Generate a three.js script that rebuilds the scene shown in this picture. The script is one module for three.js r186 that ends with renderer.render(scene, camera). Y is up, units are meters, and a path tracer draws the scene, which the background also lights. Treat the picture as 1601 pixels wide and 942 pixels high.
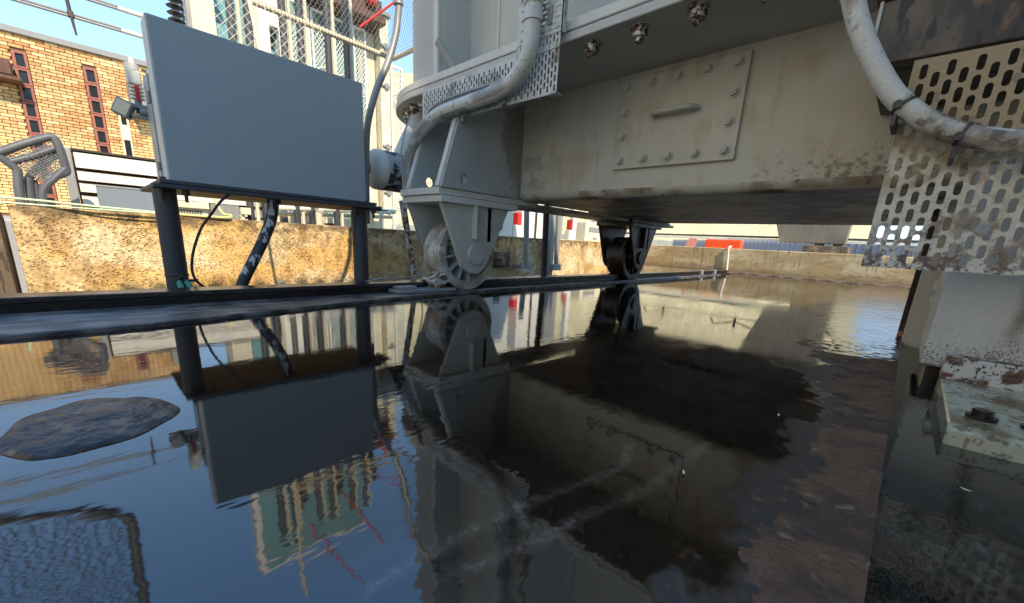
import * as THREE from 'three';
import { mergeGeometries } from 'three/addons/utils/BufferGeometryUtils.js';
import { RoundedBoxGeometry } from 'three/addons/geometries/RoundedBoxGeometry.js';

// ------------------------------------------------------------------ camera, sky, sun
const scene = new THREE.Scene();
const camera = new THREE.PerspectiveCamera(73.33, 1601 / 942, 0.02, 600);
camera.position.set(0, 0.28, 0);
{ // compass heading 43.4 deg between the rail and the beam, 14.4 deg down, 3.1 deg of roll
  const a = 0.757567, p = 0.252035, r = 0.054239;
  const f = new THREE.Vector3(Math.cos(a) * Math.cos(p), -Math.sin(p), -Math.sin(a) * Math.cos(p));
  const rt = new THREE.Vector3(Math.sin(a), 0, Math.cos(a));
  const up = new THREE.Vector3().crossVectors(rt, f).normalize();
  camera.up.copy(up.multiplyScalar(Math.cos(r)).addScaledVector(rt, -Math.sin(r)));
  camera.lookAt(f.add(camera.position));
}
camera.setViewOffset(1601, 942, 0, -69, 1601, 942);

const SUN_AZ = -14 * Math.PI / 180, SUN_EL = 39 * Math.PI / 180;
const sunDir = new THREE.Vector3(Math.sin(SUN_AZ) * Math.cos(SUN_EL), Math.sin(SUN_EL), Math.cos(SUN_AZ) * Math.cos(SUN_EL));
{
  const W = 512, H = 256, d = new Float32Array(W * H * 4);
  const mix = (a, b, t) => a + (b - a) * t;
  for (let j = 0; j < H; j++) for (let i = 0; i < W; i++) {
    const el = ((j + 0.5) / H - 0.5) * Math.PI, s = Math.sin(el), k = (j * W + i) * 4;
    let c;
    if (s < 0) c = [0.32, 0.30, 0.27];
    else {
      const t = Math.pow(1 - s, 3.2);
      c = [mix(0.17, 0.62, t), mix(0.38, 0.80, t), mix(0.74, 0.95, t)];
    }
    d[k] = c[0]; d[k + 1] = c[1]; d[k + 2] = c[2]; d[k + 3] = 1;
  }
  const t = new THREE.DataTexture(d, W, H, THREE.RGBAFormat, THREE.FloatType);
  t.mapping = THREE.EquirectangularReflectionMapping; t.magFilter = t.minFilter = THREE.LinearFilter; t.needsUpdate = true;
  scene.background = t; scene.environment = t;
}
const sun = new THREE.DirectionalLight(new THREE.Color(1, 0.87, 0.68), 3.2);
sun.position.copy(sunDir).multiplyScalar(30); sun.target.position.set(0, 0, 0);
sun.castShadow = true; sun.shadow.mapSize.set(4096, 4096); sun.shadow.radius = 1.2;
Object.assign(sun.shadow.camera, { left: -20, right: 20, top: 20, bottom: -20, near: 0.1, far: 90 });
scene.add(sun, sun.target);

const renderer = new THREE.WebGLRenderer({ antialias: true });
renderer.setSize(1024, 603);
renderer.toneMapping = THREE.LinearToneMapping;
renderer.toneMappingExposure = 1.95;
renderer.shadowMap.enabled = true;

// ------------------------------------------------------------------ helpers
let seed = 12345;
const rnd = () => { seed = (seed + 0x6D2B79F5) | 0; let t = Math.imul(seed ^ (seed >>> 15), 1 | seed); t = (t + Math.imul(t ^ (t >>> 7), 61 | t)) ^ t; return ((t ^ (t >>> 14)) >>> 0) / 4294967296; };
const rr = (a, b) => a + (b - a) * rnd();
const hash = (x, y, s) => { let h = Math.imul(x, 374761393) ^ Math.imul(y, 668265263) ^ Math.imul(s, 1442695041); h = Math.imul(h ^ (h >>> 13), 1274126177); return ((h ^ (h >>> 16)) >>> 0) / 4294967296; };
function vn(x, y, p, q, s) { // periodic value noise
  const xi = Math.floor(x), yi = Math.floor(y); let fx = x - xi, fy = y - yi;
  fx = fx * fx * (3 - 2 * fx); fy = fy * fy * (3 - 2 * fy);
  const m = (a, b) => ((a % b) + b) % b;
  const x0 = m(xi, p), x1 = m(xi + 1, p), y0 = m(yi, q), y1 = m(yi + 1, q);
  const a = hash(x0, y0, s), b = hash(x1, y0, s), c = hash(x0, y1, s), e = hash(x1, y1, s);
  return a + (b - a) * fx + (c - a) * fy + (a - b - c + e) * fx * fy;
}
function fbm(u, v, p, q, oct, s) { let a = 0, w = 0.5, t = 0; for (let i = 0; i < oct; i++) { a += w * vn(u * p, v * q, p, q, s + i); t += w; w *= 0.5; p *= 2; q *= 2; } return a / t; }
const ss = (a, b, x) => { const t = Math.min(1, Math.max(0, (x - a) / (b - a))); return t * t * (3 - 2 * t); };
const lerp = (a, b, t) => a + (b - a) * t;
const mix3 = (a, b, t) => [lerp(a[0], b[0], t), lerp(a[1], b[1], t), lerp(a[2], b[2], t)];
function tex(w, h, f, srgb = true, rep = [1, 1], off = [0, 0], wrap = true) {
  const d = new Uint8Array(w * h * 4);
  for (let j = 0; j < h; j++) for (let i = 0; i < w; i++) {
    const c = f((i + 0.5) / w, (j + 0.5) / h), k = (j * w + i) * 4, g = typeof c === 'number';
    d[k] = Math.max(0, Math.min(255, g ? c : c[0])); d[k + 1] = Math.max(0, Math.min(255, g ? c : c[1])); d[k + 2] = Math.max(0, Math.min(255, g ? c : c[2])); d[k + 3] = 255;
  }
  const t = new THREE.DataTexture(d, w, h); t.magFilter = THREE.LinearFilter; t.minFilter = THREE.LinearMipmapLinearFilter; t.generateMipmaps = true;
  t.wrapS = t.wrapT = wrap ? THREE.RepeatWrapping : THREE.ClampToEdgeWrapping;
  if (srgb) t.colorSpace = THREE.SRGBColorSpace;
  t.repeat.set(...rep); t.offset.set(...off); t.needsUpdate = true; return t;
}
const std = (o) => new THREE.MeshStandardMaterial(o);
const col = (r, g, b) => new THREE.Color().setRGB(r, g, b);

function boxUV(g) { // uv in metres by the way each face points
  if (g.index) g = g.toNonIndexed();
  for (const k of Object.keys(g.attributes)) if (!['position', 'normal', 'uv'].includes(k)) g.deleteAttribute(k);
  if (!g.attributes.normal) g.computeVertexNormals();
  const p = g.attributes.position, n = p.count, uv = new Float32Array(n * 2);
  const a = new THREE.Vector3(), b = new THREE.Vector3(), c = new THREE.Vector3(), N = new THREE.Vector3();
  for (let i = 0; i < n; i += 3) {
    a.fromBufferAttribute(p, i); b.fromBufferAttribute(p, i + 1); c.fromBufferAttribute(p, i + 2);
    N.crossVectors(b.clone().sub(a), c.clone().sub(a));
    const x = Math.abs(N.x), y = Math.abs(N.y), z = Math.abs(N.z);
    [a, b, c].forEach((v, k) => { let s, t; if (y >= x && y >= z) { s = v.x; t = v.z; } else if (x >= z) { s = v.z; t = v.y; } else { s = v.x; t = v.y; } uv[(i + k) * 2] = s; uv[(i + k) * 2 + 1] = t; });
  }
  g.setAttribute('uv', new THREE.BufferAttribute(uv, 2)); return g;
}
function bx(x0, x1, y0, y1, z0, z1, r = 0) {
  const w = x1 - x0, h = y1 - y0, d = z1 - z0;
  const g = r ? new RoundedBoxGeometry(w, h, d, 1, Math.min(r, w / 2.1, h / 2.1, d / 2.1)) : new THREE.BoxGeometry(w, h, d);
  return g.translate((x0 + x1) / 2, (y0 + y1) / 2, (z0 + z1) / 2);
}
const V = (a) => new THREE.Vector3(...a);
function rod(a, b, r, seg = 12, r2 = r) {
  const A = V(a), B = V(b), L = A.distanceTo(B), g = new THREE.CylinderGeometry(r2, r, L, seg);
  g.applyQuaternion(new THREE.Quaternion().setFromUnitVectors(new THREE.Vector3(0, 1, 0), B.clone().sub(A).normalize()));
  return g.translate((A.x + B.x) / 2, (A.y + B.y) / 2, (A.z + B.z) / 2);
}
const tube = (pts, r, n = 60, seg = 12, tension = 0.5) => new THREE.TubeGeometry(new THREE.CatmullRomCurve3(pts.map(V), false, 'catmullrom', tension), n, r, seg);
function bar(a, b, w, d) { // square bar between two points
  const A = V(a), B = V(b), g = new RoundedBoxGeometry(w, A.distanceTo(B), d, 1, Math.min(w, d) * 0.12);
  g.applyQuaternion(new THREE.Quaternion().setFromUnitVectors(new THREE.Vector3(0, 1, 0), B.clone().sub(A).normalize()));
  return g.translate((A.x + B.x) / 2, (A.y + B.y) / 2, (A.z + B.z) / 2);
}
const hex = (x, y, z, r, h, axis = 'y') => { const g = new THREE.CylinderGeometry(r, r, h, 6); if (axis === 'x') g.rotateZ(Math.PI / 2); if (axis === 'z') g.rotateX(Math.PI / 2); return g.translate(x, y, z); };
const disc = (x, y, z, r, h, axis = 'y', seg = 24) => { const g = new THREE.CylinderGeometry(r, r, h, seg); if (axis === 'x') g.rotateZ(Math.PI / 2); if (axis === 'z') g.rotateX(Math.PI / 2); return g.translate(x, y, z); };
function plateZ(pts, z, t, holes = [], bevel = 0) { // outline in x,y; thickness along z
  const s = new THREE.Shape(pts.map(p => new THREE.Vector2(p[0], p[1])));
  for (const [hx, hy, r] of holes) { const h = new THREE.Path(); h.absarc(hx, hy, r, 0, Math.PI * 2, true); s.holes.push(h); }
  return new THREE.ExtrudeGeometry(s, { depth: t - 2 * bevel, bevelEnabled: bevel > 0, bevelSize: bevel, bevelThickness: bevel, bevelOffset: -bevel, bevelSegments: 1, curveSegments: 20 }).translate(0, 0, z + bevel);
}
function plateX(shape, x, t) { return new THREE.ExtrudeGeometry(shape, { depth: t, bevelEnabled: false, curveSegments: 5 }).rotateY(Math.PI / 2).translate(x, 0, 0); } // shape u = -z, v = y

const used = {}, base = new Map();
function numbered(n) { used[n] = (used[n] || 0) + 1; return used[n] === 1 ? n : `${n}_${String(used[n] - 1).padStart(3, '0')}`; }
function thing(name, label, category, at = [0, 0, 0], group) {
  const o = new THREE.Group(); o.name = numbered(name); o.position.set(...at); o.userData = { label, category };
  if (group) o.userData.group = group; base.set(o, at); scene.add(o); return o;
}
function part(name, geos, mat, parent, extra) {
  if (!Array.isArray(geos)) geos = [geos];
  let g = geos.length === 1 ? boxUV(geos[0]) : mergeGeometries(geos.map(boxUV));
  if (mat.userData.planar) { // one sheet of texture stretched over a stated area of the thing, in metres
    const { a, a0, a1, b0, b1 } = mat.userData.planar, p = g.attributes.position, uv = g.attributes.uv;
    for (let i = 0; i < p.count; i++) uv.setXY(i, ((a === 'x' ? p.getX(i) : p.getZ(i)) - a0) / (a1 - a0), (p.getY(i) - b0) / (b1 - b0));
  }
  const at = base.get(parent); g = g.clone().translate(-at[0], -at[1], -at[2]);
  const m = new THREE.Mesh(g, mat); m.name = name; m.castShadow = m.receiveShadow = true;
  if (extra) Object.assign(m.userData, extra);
  base.set(m, at); parent.add(m); return m;
}
const parts = (name, geos, mat, parent) => geos.map(g => part(name, g, mat, parent));
function solo(name, geos, mat, data) { // a thing or a piece of the setting that is one mesh
  if (!Array.isArray(geos)) geos = [geos];
  const g = geos.length === 1 ? boxUV(geos[0]) : mergeGeometries(geos.map(boxUV));
  const m = new THREE.Mesh(g, mat); m.name = numbered(name); m.castShadow = m.receiveShadow = true; m.userData = data; base.set(m, [0, 0, 0]); scene.add(m); return m;
}
const S = (label) => ({ kind: 'structure', label });
const T = (label, category, group) => group ? { label, category, group } : { label, category };

// ------------------------------------------------------------------ materials
function paintTex(c, amp, sp, s) {
  return tex(512, 512, (u, v) => {
    const a = fbm(u, v, 4, 4, 5, s), b = fbm(u, v, 40, 3, 2, s + 9), d = vn(u * 170, v * 170, 170, 170, s + 20), e = fbm(u, v, 9, 9, 3, s + 31);
    let k = 1 + (a - 0.5) * amp + (b - 0.5) * amp * 0.5;
    let o = [c[0] * k, c[1] * k, c[2] * k * (1 + (a - 0.5) * -0.06)];
    if (d > sp && e > 0.45) o = mix3(o, [70, 58, 46], 0.75);
    return o;
  });
}
const bumpFine = tex(512, 512, (u, v) => 128 + 90 * (fbm(u, v, 20, 20, 4, 77) - 0.5) + 40 * (fbm(u, v, 120, 120, 2, 78) - 0.5), false, [2, 2]);
const mPaint = std({ map: paintTex([192, 189, 177], 0.08, 0.985, 3), roughness: 0.48, bumpMap: bumpFine, bumpScale: 0.0006 });
const mPaintCool = std({ map: paintTex([174, 174, 166], 0.10, 0.99, 5), roughness: 0.5, bumpMap: bumpFine, bumpScale: 0.0006 });
const mGrime = std({ map: tex(512, 512, (u, v) => { const a = fbm(u, v, 5, 5, 5, 401), b = fbm(u, v, 40, 40, 3, 402); let o = mix3([186, 180, 164], [132, 116, 96], ss(0.4, 0.65, a)); return mix3(o, [84, 68, 54], ss(0.56, 0.72, b * 0.6 + a * 0.4) * 0.7); }, true, [1.3, 1.3]), roughness: 0.5, bumpMap: bumpFine, bumpScale: 0.001 });
// wheels: pale paint with rust specks and scuffs; the far one is soaked in oil
const mWheel = std({ map: tex(512, 512, (u, v) => { const a = fbm(u, v, 6, 6, 4, 411), b = fbm(u, v, 90, 90, 3, 412), d = fbm(u, v, 22, 22, 3, 413); let o = mix3([206, 202, 190], [176, 166, 150], ss(0.4, 0.65, a)); o = mix3(o, [120, 94, 76], ss(0.60, 0.74, b * 0.7 + a * 0.3) * 0.8); return mix3(o, [120, 112, 104], ss(0.62, 0.74, d) * 0.5); }, true, [3, 3]), roughness: 0.5, bumpMap: bumpFine, bumpScale: 0.0015 });
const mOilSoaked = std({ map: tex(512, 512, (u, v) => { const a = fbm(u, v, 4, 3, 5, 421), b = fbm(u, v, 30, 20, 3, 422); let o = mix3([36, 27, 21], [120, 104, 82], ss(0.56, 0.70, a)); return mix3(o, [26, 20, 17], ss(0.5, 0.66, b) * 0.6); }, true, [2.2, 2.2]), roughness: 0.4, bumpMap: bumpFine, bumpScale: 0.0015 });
const mPaintLight = std({ map: paintTex([212, 208, 196], 0.10, 0.98, 7), roughness: 0.5, bumpMap: bumpFine, bumpScale: 0.0008 });
const mCabinet = std({ map: paintTex([158, 167, 168], 0.04, 0.996, 11), roughness: 0.38, bumpMap: bumpFine, bumpScale: 0.0003 });
const mBlackPaint = std({ map: paintTex([66, 67, 68], 0.35, 0.93, 13), roughness: 0.55, bumpMap: bumpFine, bumpScale: 0.001 });
const mGalv = std({ map: paintTex([150, 150, 146], 0.22, 0.95, 17), roughness: 0.45, metalness: 0.25 });
const mDarkSteel = std({ map: paintTex([70, 62, 56], 0.5, 0.9, 19), roughness: 0.5, metalness: 0.2, bumpMap: bumpFine, bumpScale: 0.001 });
const mOilySteel = std({ map: paintTex([34, 28, 25], 0.6, 0.9, 23), roughness: 0.22, bumpMap: bumpFine, bumpScale: 0.0015 });
const mWhite = std({ map: paintTex([226, 222, 208], 0.12, 0.97, 29), roughness: 0.6 });
const mCream = std({ map: paintTex([224, 212, 180], 0.14, 0.965, 31), roughness: 0.75, bumpMap: bumpFine, bumpScale: 0.002 });
const mGrille = std({ color: col(0.62, 0.64, 0.55), roughness: 0.6 });
const mTeal = std({ map: paintTex([108, 154, 156], 0.10, 0.995, 37), roughness: 0.35 });
const mGlass = std({ color: col(0.02, 0.022, 0.02), roughness: 0.08 });
const mGreyPaint = std({ map: paintTex([140, 140, 136], 0.12, 0.97, 41), roughness: 0.6 });
const mBrown = std({ map: paintTex([92, 62, 46], 0.4, 0.95, 43), roughness: 0.7 });
const mRed = std({ color: col(0.62, 0.03, 0.025), roughness: 0.45 });
const mOrange = std({ map: paintTex([255, 84, 20], 0.12, 0.99, 44), roughness: 0.6 });
const mTube = std({ map: paintTex([92, 94, 98], 0.2, 0.97, 430), roughness: 0.5 });
const mWire = std({ color: col(0.30, 0.30, 0.29), roughness: 0.5, metalness: 0.4 });
const mCableGrey = std({ color: col(0.34, 0.34, 0.33), roughness: 0.55 });
const mCableBlack = std({ color: col(0.022, 0.02, 0.02), roughness: 0.5 });
const mGreenTape = std({ color: col(0.10, 0.42, 0.33), roughness: 0.5 });
const mYellow = std({ color: col(0.78, 0.70, 0.22), roughness: 0.5 });
const mPaleGreen = std({ color: col(0.62, 0.72, 0.42), roughness: 0.5 });
const mRusty = std({ map: tex(512, 512, (u, v) => { const a = fbm(u, v, 6, 6, 5, 51), b = fbm(u, v, 30, 30, 3, 52); let o = mix3([196, 190, 178], [100, 70, 54], ss(0.46, 0.62, a)); o = mix3(o, [52, 36, 30], ss(0.58, 0.7, b) * 0.8); return o; }, true, [6, 6]), roughness: 0.6, bumpMap: bumpFine, bumpScale: 0.002 });
const mNut = std({ map: tex(256, 256, (u, v) => { const a = fbm(u, v, 8, 8, 4, 61); return mix3([190, 184, 176], [70, 36, 30], ss(0.42, 0.58, a)); }, true, [14, 14]), roughness: 0.35, metalness: 0.35 });
// worn conduits: pale paint with dark scuffed sides in patches
const conduitTex = (s) => tex(512, 512, (u, v) => { const a = fbm(u, v, 3, 4, 4, s), b = fbm(u, v, 60, 60, 3, s + 5), w = fbm(u, v, 14, 14, 3, s + 8); let o = mix3([204, 202, 192], [140, 137, 129], ss(0.50, 0.68, a + (w - 0.5) * 0.12) * 0.85); return mix3(o, [92, 86, 78], ss(0.68, 0.8, b) * 0.45); }, true, [1.7, 1.7]);
const mConduit = std({ map: conduitTex(71), roughness: 0.42, bumpMap: bumpFine, bumpScale: 0.001 });
const mConduitDirty = std({ map: tex(512, 512, (u, v) => { const a = fbm(u, v, 3, 3, 4, 81), b = fbm(u, v, 90, 90, 3, 82), d = fbm(u, v, 26, 26, 4, 83); let o = mix3([204, 198, 184], [150, 132, 112], ss(0.45, 0.66, a)); o = mix3(o, [92, 80, 70], ss(0.56, 0.70, d * 0.7 + a * 0.3) * 0.75); return mix3(o, [232, 226, 212], ss(0.62, 0.8, b) * 0.4); }, true, [2.2, 2.2]), roughness: 0.55, bumpMap: bumpFine, bumpScale: 0.004 });
const mFlex = std({ map: tex(512, 512, (u, v) => { const a = fbm(u, v, 9, 5, 5, 91); return mix3([52, 52, 54], [196, 194, 190], ss(0.53, 0.58, a)); }, true, [4, 4]), roughness: 0.5 });
const mPeeled = std({ map: tex(512, 512, (u, v) => { const a = fbm(u, v, 5, 5, 5, 95), b = fbm(u, v, 24, 24, 3, 96); let o = mix3([172, 176, 176], [62, 54, 66], ss(0.5, 0.55, a * 0.75 + b * 0.25)); return o; }, true, [2.4, 2.4]), roughness: 0.5 });

// beam face: clean paint, brownish wash marks, oil spatter near the right lower corner
const mBeam = std({ map: tex(2048, 512, (u, v) => {
  const z = lerp(-1.66, 0.46, u), a = fbm(u, v, 10, 4, 5, 101), b = fbm(u, v, 60, 3, 3, 102), d = vn(u * 900, v * 230, 900, 230, 103), e = fbm(u, v, 120, 34, 3, 104);
  let o = [196 * (1 + (a - 0.5) * 0.08), 191 * (1 + (a - 0.5) * 0.09), 176 * (1 + (a - 0.5) * 0.14)];
  o = mix3(o, [168, 148, 112], ss(0.50, 0.75, a * 0.6 + b * 0.4) * 0.5);
  const sp = ss(-0.75, -0.15, z) * ss(0.40, 0.04, v);
  if (sp > 0.02 && d > 1.0 - 0.26 * sp) o = mix3(o, [70, 58, 44], 0.7);
  o = mix3(o, [92, 78, 60], ss(0.66 - 0.2 * sp, 0.8, e) * sp * 0.7);
  if (d > 0.9992) o = [70, 62, 54];
  const st = fbm(u, v, 50, 12, 4, 108); o = mix3(o, [150, 142, 126], ss(0.56, 0.72, st) * ss(-1.3, -1.55, z) * 0.5);
  return o;
}), roughness: 0.42, bumpMap: bumpFine, bumpScale: 0.0006 });
mBeam.userData.planar = { a: 'z', a0: -1.66, a1: 0.46, b0: 0.5, b1: 1.0 };
// gusset: paint, darker past a curved edge on the right
const mGusset = std({ map: tex(512, 512, (u, v) => {
  const a = fbm(u, v, 5, 5, 5, 111), b = fbm(u, v, 26, 26, 3, 112);
  let o = [176 * (1 + (a - 0.5) * 0.10), 178 * (1 + (a - 0.5) * 0.10), 172 * (1 + (a - 0.5) * 0.1)];
  const edge = u - (0.66 + 0.28 * (1 - v) * (1 - v)) + (a - 0.5) * 0.2 + (b - 0.5) * 0.12;
  o = mix3(o, [136, 128, 112], ss(0, 0.05, edge) * 0.7);
  return o;
}), roughness: 0.45, bumpMap: bumpFine, bumpScale: 0.0006 });
mGusset.userData.planar = { a: 'x', a0: 1.2, a1: 1.76, b0: 0.5, b1: 1.0 };
// perforated guard: dusty cream paint, brown grime at the top, black-brown rust bleeding round holes low on the left
const mGuard = std({ map: tex(1024, 1024, (u, v) => {
  const a = fbm(u, v, 5, 5, 5, 121), b = fbm(u, v, 110, 80, 3, 122), d = fbm(u, v, 24, 18, 4, 123), g = vn(u * 420, v * 300, 420, 300, 124);
  let o = [214 + 30 * (b - 0.5), 205 + 30 * (b - 0.5), 186 + 30 * (b - 0.5)];
  o = mix3(o, [160, 132, 94], ss(0.52, 0.70, v * 0.75 + a * 0.42 + (u - 0.1) * 0.2 + (d - 0.5) * 0.2) * 0.85);
  o = mix3(o, [176, 150, 116], ss(0.46, 0.68, d) * 0.6 * ss(0.02, 0.2, u));
  const low = ss(0.42, 0.05, v + u * 0.3 + (a - 0.5) * 0.6);
  o = mix3(o, [88, 72, 68], Math.min(1, low * ss(0.38, 0.60, d * 0.5 + b * 0.5)) * 0.9);
  o = mix3(o, [104, 84, 66], ss(0.64, 0.78, d) * 0.5);
  if (g > 0.965) o = mix3(o, [84, 70, 58], 0.5);
  return o;
}), roughness: 0.6, bumpMap: bumpFine, bumpScale: 0.003 });
mGuard.userData.planar = { a: 'z', a0: -0.09, a1: 0.55, b0: 0.26, b1: 0.71 };
const mTray = std({ map: tex(512, 512, (u, v) => { const a = fbm(u, v, 8, 8, 5, 131), b = fbm(u, v, 40, 40, 3, 132); let o = [200 + 26 * (b - 0.5), 200 + 26 * (b - 0.5), 194 + 26 * (b - 0.5)]; return mix3(o, [126, 116, 104], ss(0.56, 0.7, a) * 0.7); }, true, [1.6, 1.6]), roughness: 0.55 });
// rusty brown bracket at the upper right
const mRustSlab = std({ map: tex(512, 512, (u, v) => { const a = fbm(u, v, 6, 3, 5, 141), b = fbm(u, v, 22, 8, 4, 142); let o = mix3([104, 90, 74], [60, 50, 42], ss(0.4, 0.62, a)); o = mix3(o, [34, 28, 28], ss(0.55, 0.68, b) * 0.8); return mix3(o, [142, 104, 62], ss(0.66, 0.74, a) * 0.7); }, true, [2.5, 2.5]), roughness: 0.5, bumpMap: bumpFine, bumpScale: 0.003 });
// support leg: pale blue-grey paint, rust run, grime spots thick at the foot
const mLeg = std({ map: tex(1024, 512, (u, v) => {
  const a = fbm(u, v, 6, 4, 5, 151), b = fbm(u, v, 200, 170, 2, 152), d = vn(u * 300, v * 240, 300, 240, 153);
  let o = [206 + 16 * (a - 0.5), 204 + 16 * (a - 0.5), 198 + 16 * (a - 0.5)];
  const run = Math.abs(u - (0.30 - 0.05 * (0.52 - v)) + (fbm(u, v, 3, 9, 3, 154) - 0.5) * 0.06);
  o = mix3(o, [112, 88, 72], ss(0.045, 0.0, run) * ss(0.1, 0.3, v) * (0.3 + 0.5 * b));
  const lo = ss(0.22, 0.0, v + (a - 0.5) * 0.14);
  o = mix3(o, [120, 108, 96], Math.min(1, ss(0.80 - 0.42 * lo, 0.86 - 0.36 * lo, b)) * 0.75);
  if (d > 0.993) o = [96, 86, 80];
  return o;
}), roughness: 0.45, bumpMap: bumpFine, bumpScale: 0.002 });
mLeg.userData.planar = { a: 'z', a0: 0.06, a1: 0.56, b0: 0.03, b1: 0.51 };

// concrete of the bund wall: yellow-brown, pitted, dirty along the top and in patches
const pit = (u, v, p, q, s) => { const a = vn(u * p, v * q, p, q, s), b = vn(u * p * 2, v * q * 2, p * 2, q * 2, s + 1); return a * 0.65 + b * 0.35; };
const bundC = (u, v) => {
  const a = fbm(u, v, 22, 3, 5, 161), b = fbm(u, v, 300, 30, 2, 162), d = pit(u, v, 640, 66, 163), e = fbm(u, v, 9, 2, 4, 165), m = fbm(u, v, 120, 14, 4, 167), st = fbm(u, v, 90, 3, 3, 169), w = fbm(u, v, 34, 4, 3, 164);
  let o = mix3([224, 198, 152], [206, 172, 120], ss(0.35, 0.65, a)); const k = 1 + (b - 0.5) * 0.38; o = [o[0] * k, o[1] * k, o[2] * k];
  o = mix3(o, [218, 164, 76], ss(0.55, 0.68, e) * 0.45);
  o = mix3(o, [146, 112, 70], ss(0.50, 0.70, a * 0.40 + m * 0.15 + st * 0.45) * 0.65);
  o = mix3(o, [112, 92, 64], ss(0.82, 1.0, v + (m - 0.5) * 0.45) * 0.75);
  o = mix3(o, [122, 94, 62], ss(0.72, 0.86, d + 0.34 * (w - 0.5)) * 0.5);
  return o;
};
const mBund = std({ map: tex(2048, 512, bundC), bumpMap: tex(2048, 512, (u, v) => 190 - 150 * ss(0.64, 0.76, pit(u, v, 640, 66, 163) + 0.22 * (fbm(u, v, 34, 4, 3, 164) - 0.5)) + 70 * (fbm(u, v, 300, 30, 3, 162) - 0.5), false), bumpScale: 0.012, roughness: 0.9 });
mBund.userData.planar = { a: 'x', a0: -0.4, a1: 4.8, b0: -0.19, b1: 0.335 };
const mBundFar = std({ map: tex(1024, 256, (u, v) => {
  const a = fbm(u, v, 14, 3, 4, 171), st = fbm(u, v, 330, 2, 2, 172), e = fbm(u, v, 90, 12, 4, 173), q = fbm(u, v, 12, 1, 2, 174);
  let o = mix3([214, 190, 144], [188, 158, 110], ss(0.35, 0.68, a)); o = mix3(o, [120, 96, 64], ss(0.60, 0.74, st * 0.8 + v * 0.12) * 0.55 * ss(0.4, 0.55, q)); o = mix3(o, [150, 124, 84], ss(0.55, 0.75, e) * 0.4);
  return mix3(o, [112, 88, 60], ss(0.34, 0.06, v + (e - 0.5) * 0.4 + (a - 0.5) * 0.3) * 0.55);
}), roughness: 0.85, bumpMap: bumpFine, bumpScale: 0.004 });
mBundFar.userData.planar = { a: 'z', a0: -3.5, a1: 1.2, b0: 0, b1: 0.35 };
const mButtress = std({ map: tex(512, 512, (u, v) => { const a = fbm(u, v, 5, 3, 5, 181), b = fbm(u, v, 30, 6, 4, 182); let o = mix3([142, 124, 100], [104, 88, 70], ss(0.35, 0.65, a)); return mix3(o, [62, 50, 42], ss(0.56, 0.68, b) * 0.7); }, true, [2.4, 2.4]), roughness: 0.9, bumpMap: bumpFine, bumpScale: 0.005 });  // darker base colour stands in for shade on the left wall end
const mPostConc = std({ map: tex(512, 512, (u, v) => { const a = fbm(u, v, 6, 6, 5, 185), b = fbm(u, v, 60, 60, 3, 186); const k = 1 + (a - 0.5) * 0.2 + (b - 0.5) * 0.22; return [214 * k, 204 * k, 178 * k]; }, true, [0.8, 0.8]), roughness: 0.9, bumpMap: bumpFine, bumpScale: 0.006 });
const mGround = std({ map: tex(512, 512, (u, v) => { const a = fbm(u, v, 8, 8, 6, 191); const k = 0.8 + a * 0.4; return [188 * k, 176 * k, 150 * k]; }, true, [0.4, 0.4]), roughness: 0.95 });

// ------------------------------------------------------------------ the setting
{ // yard outside the pit, one sheet with the pit cut out of it
  const s = new THREE.Shape([[-250, -250], [250, -250], [250, 250], [-250, 250]].map(p => new THREE.Vector2(...p)));
  s.holes.push(new THREE.Path([[-1.7, -5.2], [-1.7, 3.64], [6.7, 3.64], [6.7, -5.2]].map(p => new THREE.Vector2(...p))));
  solo('ground', new THREE.ShapeGeometry(s).rotateX(-Math.PI / 2).translate(0, 0.24, 0), mGround, S('pale concrete yard outside the pit'));
}
// pit floor under the oil
solo('pit_floor', [bx(-3.2, 6.7, -0.32, -0.04, -1.9, 5.2), bx(-3.2, 6.7, -0.4, -0.22, -3.6, -1.89)], mOilySteel, S('oil soaked concrete floor of the pit'));

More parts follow.
